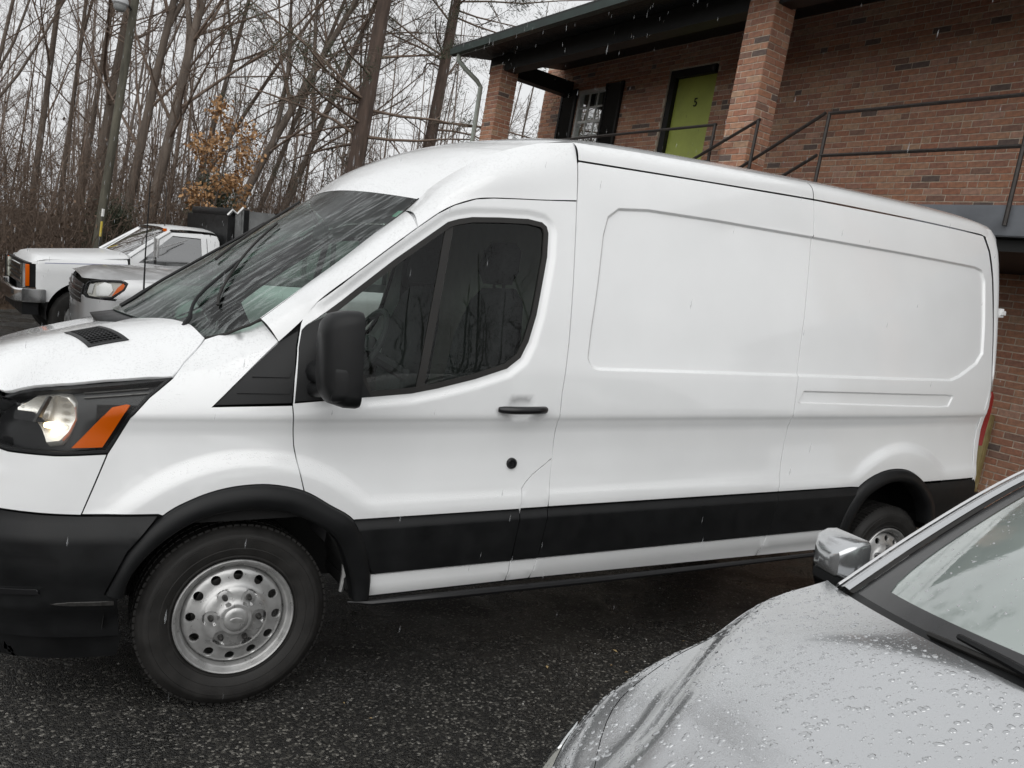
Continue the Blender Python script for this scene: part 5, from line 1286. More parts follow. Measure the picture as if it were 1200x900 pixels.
# cab
cf = Flank([(1.2,-.005),(2.0,.0),(2.9,.0)], [(.4,.05),(.6,.015),(.8,.0),(1.05,.0),(1.25,.02),(1.4,.07),(1.6,.135),(1.70,.18)])
C0 = 1.2
def cx(pts): return [(x-C0, z) for x, z in pts]
DOORP = cx([(1.31,.50),(2.30,.50),(2.34,.9),(2.34,1.63),(2.30,1.672),(1.84,1.652),(1.31,1.27)])
DW = cx([(1.42,1.21),(2.26,1.17),(2.26,1.60),(1.88,1.605)])
panel('door', DOORP, cf.f(), MAT['pk_paint'], pk, step=.08, holes=[DW], mirror=PW)
panel('door_window', offset_poly(DW, -.01), cf.f(.02), glass('pk_glass', (.22,.25,.25), .12, refl=4.0), pk, gap=0, rim=0, mirror=PW)
panel('window_post', cx([(1.62,1.21),(1.645,1.21),(1.645,1.43),(1.62,1.415)]), cf.f(.0), MAT['rubber'], pk, gap=0, mirror=PW)
panel('cab_corner', cx([(2.345,.50),(2.52,.50),(2.52,1.58),(2.49,1.655),(2.40,1.67),(2.31,1.665),(2.345,1.60)]), cf.f(), MAT['pk_paint'], pk, step=.08, mirror=PW)
grid('windshield', [[(1.31+(1.84-1.31)*t-.10*(1-((y-PW/2)/.85)**2)*(1-.4*t), y, 1.285+.385*t) for y in [.10+.08*t+(PW-.2-.16*t)*j/16 for j in range(17)]] for t in [k/8 for k in range(9)]], glass('pk_windshield', (.3,.35,.34), .0, refl=1.4), pk, flip=True)
pa = MB(); 
for yy in (0, 1):
    pa = MB(); y0, y1 = (.035, .165) if yy == 0 else (PW-.035, PW-.165)
    pa.tube([(1.30,y0,1.28),(1.56,(y0+y1)/2,1.47),(1.84,y1,1.665)], [.035,.032,.032], 6); pa.build('windshield_pillar', MAT['pk_paint'], pk, smooth=True)
grid('roof', [[(x, .16+(PW-.32)*j/14, z+.045*(1-((j-7)/7)**4)) for j in range(15)] for x, z in ((1.80,1.672),(1.86,1.692),(2.1,1.705),(2.40,1.70),(2.47,1.685),(2.52,1.63),(2.53,1.3),(2.53,.6))], MAT['pk_paint'], pk, flip=True)
MB().box((1.4,.1,.55),(2.45,PW-.1,.6)).build('floor_pan', MAT['under'], pk)
MB().box((2.2,.2,.6),(2.4,PW-.2,1.5), bev=.04).build('seat_bench', MAT['seat'], pk, smooth=True)
# towing mirror with braces
mm = bpy.data.objects.new('door_mirror', None); link(mm, pk)
MB().box((1.56,-.33,1.31),(1.59,-.15,1.56), bev=.008).build('mirror_head', MAT['steel'], mm, smooth=True)
mb = MB(); mb.tube([(1.55,.06,1.62),(1.55,-.24,1.62),(1.55,-.24,1.28),(1.55,-.02,1.24)], .011, 6); mb.tube([(1.5,.0,1.24),(1.58,-.2,1.28)], .01, 6); mb.tube([(2.05,.05,1.57),(1.58,-.24,1.42)], .008, 6); mb.build('mirror_brace', MAT['steel'], mm)
MB().tube([(1.86,.5,1.70),(1.87,.5,2.3)], .006, 5).build('antenna', MAT['steel_dark'], pk)
MB().box((1.76,.15,1.66),(1.80,.2,1.70)).build('marker_lamp', MAT['amber'], pk)
# tipper body
bd = bpy.data.objects.new('tipper_body', None); link(bd, pk); MAT['body_grey'] = simple('weathered_grey_panel', (.17,.175,.175), .6, noise=.35, nscale=5)
MB().box((2.58,-.02,1.05),(2.64,PW+.02,1.97)).build('headboard', MAT['black_plastic'], bd); MB().box((2.58,.05,.85),(5.2,PW-.05,.98)).build('bed_floor', MAT['under'], bd)
for y in (-.03, PW-.02):
    MB().box((2.78,y,1.0),(5.2,y+.05,2.06)).build('side_panel', MAT['body_grey'], bd)
    for k in range(6): MB().box((2.80+k*.46,y-.02,1.0),(2.87+k*.46,y+.07,2.07)).build('stake', MAT['black_plastic'], bd)
MB().tube([(2.60,.05,1.97),(2.66,.03,2.05),(2.72,.0,2.00),(2.80,-.02,2.10)], .025, 6).build('tarp_arm', MAT['steel'], bd, smooth=True)
MB().box((2.60,.1,1.95),(2.74,PW-.1,2.08), bev=.05).build('tarp_roll', MAT['black_plastic'], bd, smooth=True)
for x in (2.2,): MB().box((x,.5,.45),(5.0,PW-.5,.75)).build('chassis', MAT['under'], pk)
# ---- silver vehicle between the pickup and the van
SVM = slope_frame(-.53, 6.05, .02-.0831*.53+.05, 4)
sv = root('silver_suv', 'silver suv with clear amber tipped headlight, between the van and the pickup', 'car', SVM)
MAT['sv_paint'] = wet_paint('grey_silver_paint', (.48, .485, .49), .36, .55, .9, .15)
SW = 1.92; MAT['sv_refl'] = simple('dull_reflector', (.5,.5,.49), .35, metal=.5)
sf = Flank([(.06,.96),(.065,.7),(.075,.5),(.09,.30),(.13,.17),(.25,.065),(.42,.02),(.7,.0),(1.4,-.01),(3.0,-.005),(4.6,.03)], [(.25,.06),(.45,.01),(.7,.0),(.9,.0),(1.02,.018),(1.10,.06),(1.16,.13),(1.20,.22)])
us = sf.u_of_x
SL = [(us(.105),.94),(us(.13),.905),(us(.22),.90),(us(.34),.915),(us(.45),1.0),(us(.48),1.065),(us(.42),1.095),(us(.24),1.09),(us(.13),1.07),(us(.11),1.04)]
panel('front_bumper', [(.0,.40),(us(.32),.40),(us(.40),.62),(us(.46),.80),(us(.46),.89),(us(.30),.893),(us(.13),.898),(us(.10),.92),(.0,.92)], sf.f(), MAT['sv_paint'], sv, step=.06, mirror=SW)
panel('fender', [(us(.46),.80)]+[(us(.86+.43*math.cos(R(a))), .38+.43*math.sin(R(a))) for a in (150,135,120,105,90,75,60,45,30,15,5)]+[(us(1.34),.42),(us(1.38),1.16),(us(1.0),1.15),(us(.56),1.11),(us(.43),1.10),(us(.485),1.068),(us(.455),1.0),(us(.35),.91),(us(.46),.895)], sf.f(), MAT['sv_paint'], sv, step=.06, mirror=SW)
shz = lambda x, y: 1.065+.05*(x-.1)+.10*(1-(abs(y-SW/2)/(SW/2-.06))**3.2)*sstep(-.06, .35, x)
rowsv = []
for x in (.10,.115,.13,.16,.22,.30,.45,.65,.9,1.15,1.36):
    y0 = sf.at(us(x))[1]+.05; rowsv.append([(x+.02*0, y0+(SW-2*y0)*j/20, shz(x, y0+(SW-2*y0)*j/20)) for j in range(21)])
grid('hood', rowsv, MAT['sv_paint'], sv, flip=True)
for s in (0, 1):
    lp = bpy.data.objects.new('headlight', None); link(lp, sv)
    def pz(name, o, off, mat, **k):
        if s == 0: return panel(name, o, sf.f(off), mat, lp, step=.04, **k)
        return panel(name, o, lambda u, z: (sf.pt(u, z, off)[0], SW-sf.pt(u, z, off)[1], z), mat, lp, step=.04, flip=True, **k)
    pz('lamp_housing', SL, .03, MAT['interior_grey'], gap=0, rim=0); pz('lamp_edge', SL, .0, MAT['black_plastic'], holes=[offset_poly(SL, .014)], gap=0, rim=.03)
    pz('lamp_reflector', [(us(.20),.925),(us(.31),.935),(us(.35),.99),(us(.33),1.05),(us(.26),1.065),(us(.19),1.02)], .018, MAT['sv_refl'], gap=0, rim=.01)
    pz('lamp_reflector', [(us(.125),.95),(us(.16),.94),(us(.17),1.04),(us(.13),1.03)], .018, MAT['sv_refl'], gap=0, rim=.01)
    pz('turn_signal', [(us(.335),.925),(us(.37),.935),(us(.46),1.035),(us(.44),1.068),(us(.39),1.02)], .012, MAT['amber'], gap=0, rim=.01)
    pz('lamp_lens', SL, .004, MAT['lens'], gap=0, rim=0)
panel('grille', [(.002,.82),(us(.10)-.04,.84),(us(.10)-.03,1.03),(.002,1.04)], sf.f(-.004), MAT['black_gloss'], sv, gap=0, mirror=SW)
for k in range(3): panel('grille_bar', [(.002,.865+k*.055),(us(.10)-.05,.865+k*.055),(us(.10)-.05,.880+k*.055),(.002,.880+k*.055)], sf.f(-.012), MAT['steel_dark'], sv, gap=0, mirror=SW)
for s in (0, 1):
    def ys(y): return y if s == 0 else SW-y
    rows = [[(x, ys(sf.at(us(x))[1]+lerp_pts(sf.prof, z)), z) for z in (.3,.5,.8,1.0,1.08,1.14)] for x in [1.40+.2*k for k in range(17)]]
    grid('body_side', rows, MAT['sv_paint'], sv, flip=(s == 1))
    gls = [[(x, ys(.10+.22*t), 1.15+(zt-1.15)*t) for t in (0, .5, 1)] for x, zt in ((1.45,1.17),(1.7,1.35),(2.1,1.62),(2.6,1.70),(3.6,1.70),(4.3,1.62),(4.5,1.2))]
    grid('side_glass', gls, MAT['door_glass'], sv, flip=(s == 1))
    MB().tube([(1.30,ys(.12),1.15),(1.7,ys(.20),1.42),(2.10,ys(.30),1.655)], [.03,.03,.03], 6).build('windshield_pillar', MAT['sv_paint'], sv, smooth=True)
grid('windshield', [[(1.26+.86*t-.14*(1-((y-SW/2)/.8)**2)*(1-.5*t), y, 1.165+.51*t) for y in [.12+.18*t+(SW-.24-.36*t)*j/14 for j in range(15)]] for t in [k/8 for k in range(9)]], glass('sv_windshield', (.22,.26,.25), .0, refl=1.3), sv, flip=True)
grid('roof', [[(x, .30+(SW-.6)*j/10, z+.05*(1-((j-5)/5)**4)) for j in range(11)] for x, z in ((2.05,1.655),(2.3,1.71),(3.2,1.73),(4.2,1.70),(4.5,1.6),(4.62,1.1),(4.66,.5))], MAT['sv_paint'], sv, flip=True)
MB().box((.2,.1,.28),(4.5,SW-.1,.34)).build('floor_pan', MAT['under'], sv); MB().box((1.3,.15,.8),(1.8,SW-.15,1.14), bev=.05).build('dashboard', MAT['interior'], sv, smooth=True)
for x in (.86, 3.65): plain_wheel(sv, x, .13, .37, .22, -1); plain_wheel(sv, x, SW-.13, .37, .22, 1)
mbm = MB(); skin_loft(mbm, [[(x, a, b_) for a, b_ in rrect(-.13, 1.24, hy, .075, .03, 3)] for x, hy in ((1.62,.06),(1.66,.10),(1.74,.105))]); mbm.tube([(1.70,.03,1.19),(1.69,-.05,1.19)], .025, 6); mbm.build('door_mirror', MAT['sv_paint'], sv, smooth=True)
wp = bpy.data.objects.new('wiper', None); link(wp, sv); MB().tube([(1.16,.55,1.21),(1.2,.9,1.22)], .008, 5).build('wiper_blade', MAT['rubber'], wp)
# ------------------------------------------------------------------ the wood behind the lot
def np_mesh(name, V, Q, mat, parent=None, smooth=True, tri=False):
    me = bpy.data.meshes.new(name); k = 3 if tri else 4; V = np.asarray(V, np.float32); Q = np.asarray(Q, np.int32)
    me.vertices.add(len(V)); me.vertices.foreach_set('co', V.ravel()); me.loops.add(Q.size); me.loops.foreach_set('vertex_index', Q.ravel())
    me.polygons.add(len(Q)); me.polygons.foreach_set('loop_start', np.arange(0, Q.size, k, dtype=np.int32)); 
    me.polygons.foreach_set('use_smooth', np.full(len(Q), smooth)); me.update(calc_edges=True); me.materials.append(mat)
    return data_obj(name, me, parent)
def tubes_np(P, Rr, S):
    """P (n,k,3) centre lines, Rr (n,k) radii -> verts, quads"""
    n, k, _ = P.shape; T = np.empty_like(P); T[:, 1:-1] = P[:, 2:]-P[:, :-2]; T[:, 0] = P[:, 1]-P[:, 0]; T[:, -1] = P[:, -1]-P[:, -2]
    T /= np.linalg.norm(T, axis=2, keepdims=True)+1e-9
    ref = np.where(np.abs(T[:, :1, 2:3]) < .9, np.array([0, 0, 1.]), np.array([1., 0, 0])); A = np.cross(T, ref); A /= np.linalg.norm(A, axis=2, keepdims=True)+1e-9; B = np.cross(T, A)
    an = 2*np.pi*np.arange(S)/S
    V = P[:, :, None]+Rr[:, :, None, None]*(A[:, :, None]*np.cos(an)[None, None, :, None]+B[:, :, None]*np.sin(an)[None, None, :, None])
    idx = np.arange(n*k*S).reshape(n, k, S); a = idx[:, :-1]; b = np.roll(a, -1, 2); d = idx[:, 1:]; c = np.roll(d, -1, 2)
    return V.reshape(-1, 3), np.stack([a, b, c, d], -1).reshape(-1, 4)
def grow(rg, P, Rr, per, lo, hi, lmul, amin, amax, up, k=4, wob=.10, rmul=.62, lenref=None):
    """side branches from parent lines; returns lines and radii"""
    n, K, _ = P.shape; t = rg.uniform(lo, hi, (n, per)); L = np.linalg.norm(P[:, -1]-P[:, 0], axis=1)
    f = t*(K-1); i = np.minimum(f.astype(int), K-2); w = (f-i)[..., None]; r = np.arange(n)[:, None]
    S = P[r, i]*(1-w)+P[r, i+1]*w; D = P[r, i+1]-P[r, i]; D /= np.linalg.norm(D, axis=2, keepdims=True)+1e-9
    R0 = Rr[r, i]*(1-w[..., 0])+Rr[r, i+1]*w[..., 0]
    rv = rg.normal(size=S.shape); rv -= D*(rv*D).sum(2, keepdims=True); rv /= np.linalg.norm(rv, axis=2, keepdims=True)+1e-9
    a = rg.uniform(amin, amax, (n, per))[..., None]; d = D*np.cos(a)+rv*np.sin(a)
    l = (L[:, None] if lenref is None else lenref)*lmul*rg.uniform(.55, 1.15, (n, per))*(1.15-.65*t)
    S, d, l, R0 = S.reshape(-1, 3), d.reshape(-1, 3), l.ravel(), R0.ravel(); m = len(S)
    out = np.empty((m, k, 3)); out[:, 0] = S; cur = d.copy()
    for j in range(1, k):
        cur = cur+np.array([0, 0, up])+rg.normal(size=(m, 3))*wob; cur /= np.linalg.norm(cur, axis=1, keepdims=True); out[:, j] = out[:, j-1]+cur*(l/(k-1))[:, None]
    rad = np.clip(R0*rmul, .0018, None)[:, None]*np.linspace(1, .35, k)[None]
    return out, rad
def bark(name, c0, c1, sc=9):
    m, t, b = material(name); v = coords(t, 'Object', (1, 1, .18)); n = N(t, 'ShaderNodeTexNoise', Scale=float(sc), Detail=7.0, Roughness=.65); t.links.new(v, n.inputs['Vector'])
    t.links.new(ramp(t, n.outputs[0], [(.3, c0), (.7, c1)]), b.inputs['Base Color']); b.inputs['Roughness'].default_value = .85
    bp = N(t, 'ShaderNodeBump', Strength=.8, Distance=.02); t.links.new(n.outputs[0], bp.inputs['Height']); t.links.new(bp.outputs[0], b.inputs['Normal']); return m
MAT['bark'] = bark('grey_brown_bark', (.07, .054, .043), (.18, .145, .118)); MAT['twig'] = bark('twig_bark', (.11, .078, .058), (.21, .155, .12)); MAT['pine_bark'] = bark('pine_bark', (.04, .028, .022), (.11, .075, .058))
MAT['hazed_bark'] = bark('hazed_bark', (.13, .105, .09), (.26, .215, .185))  # paler than the near bark: distance haze put into the colour
def trunk_line(rg, base, lean, H, K=9, wob=.16, curve=(0, 0)):
    z = np.linspace(0, 1, K); P = np.empty((1, K, 3)); w = np.cumsum(rg.normal(size=(K, 2))*wob, 0)*.35; w -= w[0]
    P[0, :, 0] = base[0]+lean[0]*H*z+curve[0]*z*z+w[:, 0]*z; P[0, :, 1] = base[1]+lean[1]*H*z+curve[1]*z*z+w[:, 1]*z; P[0, :, 2] = base[2]+H*z
    return P
def bare_tree(seed, base, lean, H, r, label, n1=21, lo=.22, fork=True, curve=(0, 0), group='bare trees of the wood'):
    rg = np.random.default_rng(seed); t = root('bare_tree', label, 'tree', Matrix.Translation(base), group)
    P = trunk_line(rg, (0, 0, -.3), lean, H, curve=curve); z = np.linspace(0, 1, 9); r *= .82; Rr = (r*(1-.80*z)+r*.35*np.exp(-z*14))[None]
    TP, TR = [P], [Rr]
    if fork:
        f, fr = grow(rg, P, Rr, 2, .28, .55, .55, .25, .5, .10, 7, .05, .75); TP2 = [(f, fr)]
    else: TP2 = []
    V, Q = tubes_np(P, Rr, 10); off = len(V)
    for (f, fr) in TP2: v, q = tubes_np(f, fr, 7); Q = np.vstack([Q, q+off]); V = np.vstack([V, v]); off += len(v)
    np_mesh('trunk', V, Q, MAT['bark'], t)
    src = [(P, Rr, n1)]+[(f, fr, 8) for f, fr in TP2]; L1 = []; 
    for (p_, r_, n_) in src: L1.append(grow(rg, p_, r_, n_, lo if n_ == n1 else .15, .97, .30 if n_ == n1 else .45, .5, 1.1, .07, 5, .10, .36))
    P1 = np.concatenate([a for a, b in L1]); R1 = np.concatenate([b for a, b in L1])
    P2, R2 = grow(rg, P1, R1, 7, .15, .98, .50, .4, 1.0, .06, 4, .14, .62)
    P3, R3 = grow(rg, P2, R2, 5, .15, .98, .55, .4, 1.0, .05, 4, .16, .62)
    P4, R4 = grow(rg, P3, R3, 4, .2, .98, .6, .4, .9, .04, 3, .16, .7)
    V = []; Q = []; off = 0
    for p_, r_, s in ((P1, R1, 6), (P2, R2, 4), (P3, R3, 3), (P4, R4, 3)):
        v, q = tubes_np(p_, r_, s); V.append(v); Q.append(q+off); off += len(v)
    np_mesh('crown', np.vstack(V), np.vstack(Q), MAT['twig'], t)
    return t
def gz(X, Y): return (X, Y, gh2(X, Y))
TREES = [
 (21, (-1.55, 19.6), (.036, 0), 17, .10, 'slender bare tree nearest the left edge, rising above the pickup hood', {}),
 (22, (-.95, 21.8), (.012, 0), 17, .085, 'thin bare tree, second from the left of the wood', {}),
 (23, (-.55, 22.7), (.035, 0), 18, .10, 'straight bare tree close left of the thick trunk by the lamp pole', {}),
 (24, (-.34, 20.1), (.060, 0), 18, .185, 'thick bare tree trunk standing directly behind the lamp pole', dict(fork=False, n1=15)),
 (25, (.22, 17.4), (.082, 0), 16, .140, 'bare tree with a stout trunk, first one right of the lamp pole', {}),
 (26, (.60, 16.7), (.093, 0), 16, .155, 'bare forked tree with the strongest trunk right of the lamp pole', {}),
 (27, (1.50, 19.0), (.135, 0), 16, .09, 'slim leaning bare tree behind the orange leaved sapling', {}),
 (28, (1.25, 22.8), (.36, 0), 15, .095, 'thin bare tree bending far over to the right', dict(curve=(1.6, 0), fork=False)),
 (29, (1.75, 17.2), (.32, 0), 15, .130, 'leaning bare tree with pale patches, right of the orange leaves', dict(curve=(1.2, 0))),
 (30, (3.0, 20.1), (.26, 0), 16, .095, 'slender leaning bare tree, left of the two leaning stems beside the pine', dict(fork=False)),
 (31, (3.1, 17.8), (.26, 0), 16, .115, 'dark leaning bare tree next to the thick pine trunk', {}),
 (32, (9.55, 17.3), (.03, 0), 9, .06, 'small bare tree seen through the porch opening beside the brick column', dict(n1=14, lo=.15)),
 (33, (5.6, 19.5), (.05, 0), 14, .075, 'thin bare tree between the two pine trunks', dict(n1=14)),
 (34, (-2.9, 18.6), (.10, 0), 13, .07, 'thin bare tree leaning into the picture at the far left edge', dict(n1=14)),
]
for (sd, b_, ln, H, r, lab, kw) in TREES: bare_tree(sd, gz(*b_), ln, H, r, lab, **kw)
# pines
def needle_mat(name, c0, c1):
    m, t, b = material(name); g = N(t, 'ShaderNodeNewGeometry'); t.links.new(ramp(t, g.outputs['Random Per Island'], [(0, c0), (1, c1)]), b.inputs['Base Color']); b.inputs['Roughness'].default_value = .7; return m
MAT['needle'] = needle_mat('pine_needles', (.020, .032, .018), (.060, .070, .036)); MAT['dead_leaf'] = needle_mat('dead_leaves', (.22, .11, .045), (.44, .255, .115)); MAT['brown_leaf'] = needle_mat('brown_leaves', (.07, .045, .03), (.17, .11, .07))
def leaf_cloud(rg, C, size, asp, n, spread):
    """n blades round each centre of C: thin tri pairs (quads)"""
    m = len(C)*n; c = np.repeat(C, n, 0)+rg.normal(size=(m, 3))*spread
    d = rg.normal(size=(m, 3)); d /= np.linalg.norm(d, axis=1, keepdims=True); s = np.cross(d, rg.normal(size=(m, 3))); s /= np.linalg.norm(s, axis=1, keepdims=True)+1e-9
    l = size*rg.uniform(.6, 1.3, (m, 1)); w = l*asp
    V = np.stack([c-d*l*.5, c+s*w*.5, c+d*l*.5, c-s*w*.5], 1).reshape(-1, 3); return V, np.arange(m*4).reshape(-1, 4)
def pine(seed, base, lean, H, r, label):
    rg = np.random.default_rng(seed); t = root('pine_tree', label, 'tree', Matrix.Translation(base), 'pines of the wood')
    P = trunk_line(rg, (0, 0, -.3), lean, H, wob=.08); z = np.linspace(0, 1, 9); Rr = (r*(1-.75*z))[None]
    V, Q = tubes_np(P, Rr, 12); np_mesh('trunk', V, Q, MAT['pine_bark'], t)
    P1, R1 = grow(rg, P, Rr, 58, .24, .98, .20, 1.0, 1.7, -.02, 5, .09, .22); P2, R2 = grow(rg, P1, R1, 6, .2, 1., .45, .4, .9, -.01, 4, .14, .6); P3, R3 = grow(rg, P2, R2, 3, .3, 1., .6, .4, .9, .02, 3, .14, .7)
    V = []; Q = []; off = 0
    for p_, r_, s in ((P1, R1, 5), (P2, R2, 3), (P3, R3, 3)):
        v, q = tubes_np(p_, r_, s); V.append(v); Q.append(q+off); off += len(v)
    np_mesh('branches', np.vstack(V), np.vstack(Q), MAT['twig'], t)
    C = np.concatenate([P3[:, -1], P3[:, 1], P2[::2, -1]]); C = C[rg.random(len(C)) < .62]
    v, q = leaf_cloud(rg, C, .11, .12, 13, .075); o = np_mesh('needles', v, q, MAT['needle'], t, smooth=False); o['kind'] = 'stuff'
pine(51, gz(4.32, 14.4), (.03, 0), 16, .215, 'tall pine with thick dark trunk rising just left of the van roof')
pine(52, gz(6.35, 15.7), (.03, 0), 17, .175, 'tall pine with dark trunk close left of the porch downspout')
# sapling with orange leaves, dark evergreen shrubs
rg = np.random.default_rng(71)
sp_ = root('leafy_sapling', 'sapling still holding orange brown dead leaves', 'tree', Matrix.Translation(gz(1.35, 12.9)))
P = trunk_line(rg, (0, 0, -.1), (.08, 0), 4.2, wob=.10); Rr = np.linspace(.03, .006, 9)[None]; V, Q = tubes_np(P, Rr, 6); np_mesh('trunk', V, Q, MAT['bark'], sp_)
P1, R1 = grow(rg, P, Rr, 30, .36, .86, .22, .6, 1.4, .02, 5, .12, .5); P2, R2 = grow(rg, P1, R1, 5, .3, 1, .5, .4, .9, .0, 4, .14, .6)
v1, q1 = tubes_np(P1, R1, 4); v2, q2 = tubes_np(P2, R2, 3); np_mesh('branches', np.vstack([v1, v2]), np.vstack([q1, q2+len(v1)]), MAT['twig'], sp_)
C = np.concatenate([P2[:, -1], P2[:, 2], P1[:, -1]]); v, q = leaf_cloud(rg, C, .085, .55, 6, .07); o = np_mesh('leaves', v, q, MAT['dead_leaf'], sp_, smooth=False); o['kind'] = 'stuff'
def shrub(seed, base, H, Wd, label, n=420, blades=16, mat='needle', grp=None):
    rg = np.random.default_rng(seed); s = root('evergreen_shrub', label, 'shrub', Matrix.Translation(base), grp)
    P = trunk_line(rg, (0, 0, -.1), (0, 0), H*.9, wob=.1); Rr = np.linspace(.04, .008, 9)[None]; P1, R1 = grow(rg, P, Rr, 40, .08, .98, Wd/H, .8, 1.5, .03, 4, .12, .4)
    v1, q1 = tubes_np(P, Rr, 6); v2, q2 = tubes_np(P1, R1, 3); np_mesh('stems', np.vstack([v1, v2]), np.vstack([q1, q2+len(v1)]), MAT['bark'], s)
    i = rg.integers(0, len(P1), n); j = rg.integers(1, 4, n); C = P1[i, j]+rg.normal(size=(n, 3))*.12*H/3
    v, q = leaf_cloud(rg, C, .10, .16, blades, .09); o = np_mesh('foliage', v, q, MAT[mat], s, smooth=False); o['kind'] = 'stuff'
shrub(81, gz(1.75, 14.3), 3.0, .55, 'dark evergreen shrub just behind the orange leaved sapling')
shrub(82, gz(.15, 16.0), 2.5, .60, 'dark evergreen shrub in the undergrowth above the pickup windshield')
shrub(83, gz(-2.3, 15.4), 1.2, .7, 'low green shrub at the left edge behind the pickup front', mat='needle')
# undergrowth: tangle of thin stems and hanging dead leaves
rg = np.random.default_rng(91); n = 7000
X = rg.uniform(-9, 9, n); Y = 15.2+.30*X+rg.uniform(0, 1, n)**1.4*11
keep = ~((X > 4.6) & (Y < 12.5)); X, Y = X[keep], Y[keep]; n = len(X)
base = np.stack([X, Y, np.array([gh2(x, y) for x, y in zip(X, Y)])-.05], 1); k = 5; P = np.empty((n, k, 3)); P[:, 0] = base
cur = np.stack([rg.normal(size=n)*.35, rg.normal(size=n)*.3, np.ones(n)], 1); H = rg.uniform(.7, 4.6, n)
for j in range(1, k): cur = cur+rg.normal(size=(n, 3))*.28; cur /= np.linalg.norm(cur, axis=1, keepdims=True); P[:, j] = P[:, j-1]+cur*(H/(k-1))[:, None]
Rr = rg.uniform(.004, .013, n)[:, None]*np.linspace(1, .4, k)[None]
P1, R1 = grow(rg, P, Rr, 4, .25, 1, .35, .4, 1.2, -.02, 3, .2, .6)
v1, q1 = tubes_np(P, Rr, 3); v2, q2 = tubes_np(P1, R1, 3); 
ug = np_mesh('undergrowth', np.vstack([v1, v2]), np.vstack([q1, q2+len(v1)]), MAT['twig']); tag(ug, 'brown tangle of thin stems and briars along the foot of the wood', 'undergrowth', kind='stuff')
C = P1[rg.random(len(P1)) < .22][:, -1]; v, q = leaf_cloud(rg, C, .075, .5, 3, .09); lo_ = np_mesh('dead_leaves', v, q, MAT['brown_leaf'], smooth=False); tag(lo_, 'dull brown dead leaves hanging in the undergrowth', 'leaves', kind='stuff')
# the far wood reads as one mass of stems and twigs, and so does the wood across the lot behind the viewpoint
def wood_mass(name, seed, XY, label, rmul=1.0, twigs=(9, 5, 3), hmin=9, hmax=15):
    rg = np.random.default_rng(seed); P = []; Rr = []
    for (x, y) in XY:
        H = rg.uniform(hmin, hmax); P.append(trunk_line(rg, (x, y, gh2(x, y)-.3), (rg.normal()*.06, rg.normal()*.05), H, wob=.16)[0]); Rr.append(rg.uniform(.05, .12)*rmul*np.linspace(1, .25, 9))
    P, Rr = np.array(P), np.array(Rr); P1, R1 = grow(rg, P, Rr, twigs[0], .2, .97, .26, .5, 1.1, .06, 4, .1, .5); P2, R2 = grow(rg, P1, R1, twigs[1], .15, 1, .5, .4, 1., .05, 3, .14, .6); P3, R3 = grow(rg, P2, R2, twigs[2], .2, 1, .6, .4, .9, .04, 3, .16, .7)
    V = []; Q = []; off = 0
    for p_, r_, s in ((P, Rr, 6), (P1, R1, 3), (P2, R2, 3), (P3, R3, 3)):
        v, q = tubes_np(p_, r_, s); V.append(v); Q.append(q+off); off += len(v)
    o = np_mesh(name, np.vstack(V), np.vstack(Q), MAT['hazed_bark']); return tag(o, label, 'wood', kind='stuff')
rg = np.random.default_rng(95)
XY = [(x, y) for x, y in zip(rg.uniform(-14, 24, 120), rg.uniform(27, 58, 120))]
def thicket():
    rg = np.random.default_rng(98); P = []; Rr = []
    for _ in range(110):
        x = rg.uniform(-8, 9); y = rg.uniform(16.5, 27)+.3*x
        P.append(trunk_line(rg, (x, y, gh2(x, y)-.2), (rg.normal()*.09, rg.normal()*.06), rg.uniform(4, 9.5), wob=.2)[0]); Rr.append(rg.uniform(.016, .036)*np.linspace(1, .2, 9))
    P, Rr = np.array(P), np.array(Rr); P1, R1 = grow(rg, P, Rr, 14, .12, .97, .28, .5, 1.2, .05, 4, .14, .55); P2, R2 = grow(rg, P1, R1, 6, .15, 1, .5, .4, 1., .03, 3, .16, .65); P3, R3 = grow(rg, P2, R2, 3, .2, 1, .6, .4, .9, .03, 3, .16, .75)
    V = []; Q = []; off = 0
    for p_, r_, s in ((P, Rr, 5), (P1, R1, 3), (P2, R2, 3), (P3, R3, 3)):
        v, q = tubes_np(p_, r_, s); V.append(v); Q.append(q+off); off += len(v)
    tag(np_mesh('thicket', np.vstack(V), np.vstack(Q), MAT['twig']), 'brown thicket of thin young stems between the bigger trees', 'thicket', kind='stuff')
thicket()
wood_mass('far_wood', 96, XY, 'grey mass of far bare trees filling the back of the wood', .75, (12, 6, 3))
XY = [(x, y) for x, y in zip(rg.uniform(-30, 24, 60), rg.uniform(-44, -27, 60))]+[(x, y) for x, y in zip(rg.uniform(-28, -16, 18), rg.uniform(-16, 8, 18))]
wood_mass('opposite_wood', 97, XY, 'bare wood across the lot behind the viewpoint, seen only mirrored in the wet glass', 1.3, (14, 7, 4), 12, 19)
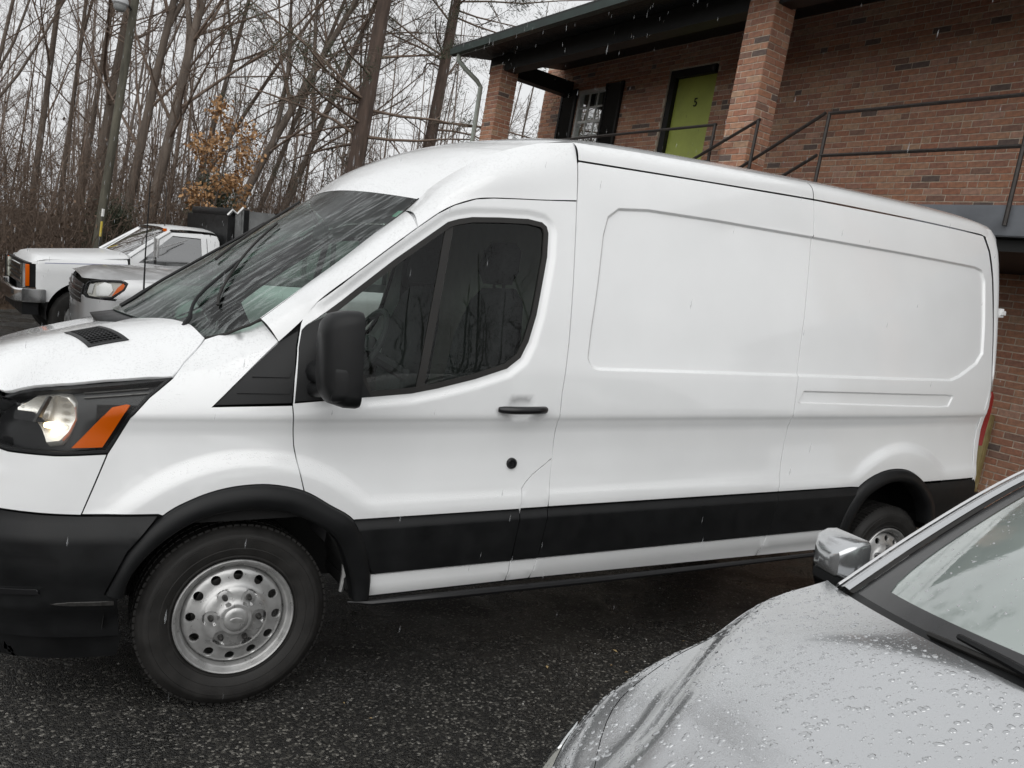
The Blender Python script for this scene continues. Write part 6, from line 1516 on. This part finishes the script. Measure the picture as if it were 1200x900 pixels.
# ------------------------------------------------------------------ lamp pole and marker post
lp = root('lamp_pole', 'weathered wooden pole with a grey lamp at its top', 'lamp pole', Matrix.Translation(gz(-.26, 14.2)))
V, Q = tubes_np(trunk_line(np.random.default_rng(3), (0, 0, -.3), (.036, 0), 6.9, wob=.0), np.linspace(.085, .062, 9)[None], 12); np_mesh('shaft', V, Q, bark('mossy_pole', (.05, .048, .036), (.13, .12, .09)), lp)
mb = MB(); mb.tube([(.20,-.02,5.40),(.10,-.10,5.50),(0,-.16,5.54)], .02, 6); mb.build('arm', MAT['steel_dark'], lp, smooth=True)
mb = MB(); mb.lathe([(.03,.13),(.10,.11),(.13,.06),(.135,.0),(.11,-.03)], 20, Matrix.Translation((-.02,-.18,5.46))); mb.build('lamp_hood', simple('lamp_grey', (.42,.43,.44), .4), lp, smooth=True)
mb = MB(); mb.lathe([(.108,.0),(.10,-.06),(.07,-.10),(.0,-.12)], 20, Matrix.Translation((-.02,-.18,5.43))); mb.build('lamp_bowl', simple('lamp_bowl', (.30,.31,.31), .2), lp, smooth=True)
mk = root('marker_post', 'thin guy wire marker with yellow sleeve and white cap behind the pickup hood', 'post', Matrix.Translation(gz(-.24, 12.0)))
MB().tube([(0,0,-.1),(0,0,1.45)], .014, 6).build('wire', MAT['steel_dark'], mk); MB().tube([(0,0,1.42),(0,0,1.66)], .018, 6).build('sleeve', simple('yellow_sleeve', (.55,.42,.06), .5), mk); MB().tube([(0,0,1.74),(0,0,1.86)], .024, 6).build('cap', simple('white_cap', (.7,.7,.68), .5), mk); MB().tube([(0,0,1.66),(0,0,1.74)], .008, 6).build('wire', MAT['steel_dark'], mk)
# ------------------------------------------------------------------ falling rain: single drops, thickest under the dripping eave
rg = np.random.default_rng(61); V = []; F = []
oct_ = np.array([(0,0,2.2),(1,0,0),(0,1,0),(-1,0,0),(0,-1,0),(0,0,-1.2)]); fo_ = [(0,1,2),(0,2,3),(0,3,4),(0,4,1),(5,2,1),(5,3,2),(5,4,3),(5,1,4)]
nr_ = 0
D1, U1, F1 = LOT.to_3x3() @ _r, LOT.to_3x3() @ _u, LOT.to_3x3() @ _f
while nr_ < 3800:
    X, Y, Z = rg.uniform(-3, 6.5), rg.uniform(-2.3, 11), rg.uniform(0, 6.5)
    if X > 5.0 and Z > 5.1: continue
    s = rg.uniform(.0013, .0026)*(1.0+.12*max(0, Y)); p = oct_*[s, s, s*4.2]+[X, Y, Z]; b0 = len(V); V += [tuple(q) for q in p]; F += [tuple(i+b0 for i in f) for f in fo_]; nr_ += 1
m_r, t, b = material('rain_water'); t.nodes.remove(b); mx = N(t, 'ShaderNodeMixShader', Fac=.24); tr = N(t, 'ShaderNodeBsdfTransparent'); tl = N(t, 'ShaderNodeBsdfTranslucent'); tl.inputs[0].default_value = (.9, .92, .94, 1)
t.links.new(tr.outputs[0], mx.inputs[1]); t.links.new(tl.outputs[0], mx.inputs[2]); t.links.new(mx.outputs[0], t.nodes['Material Output'].inputs[0])
rain = mesh_obj('rain', V, F, m_r, smooth=True); tag(rain, 'falling rain drops in front of the van and the building', 'rain', kind='stuff')

# a few fallen leaves on the tarmac
rg = np.random.default_rng(66); C = []
for _ in range(34):
    x, y = rg.uniform(-1.8, 3.0), rg.uniform(-2.3, .2); C.append((x, y, ground_h(x, y)+.006))
C = np.array(C); m = len(C); an_ = rg.uniform(0, 6.28, m); l = rg.uniform(.007, .016, m)[:, None]; d = np.stack([np.cos(an_), np.sin(an_), rg.uniform(-.15, .15, m)], 1); sd_ = np.stack([-np.sin(an_), np.cos(an_), rg.uniform(-.2, .2, m)], 1)
V = np.stack([C-d*l, C+sd_*l*.5+[0, 0, .003], C+d*l, C-sd_*l*.5+[0, 0, .002]], 1).reshape(-1, 3)
fl = np_mesh('fallen_leaves', V, np.arange(m*4).reshape(-1, 4), needle_mat('fallen_leaf', (.22, .14, .06), (.45, .33, .16)), smooth=False); tag(fl, 'few small tan leaves lying on the wet tarmac', 'leaves', kind='stuff')
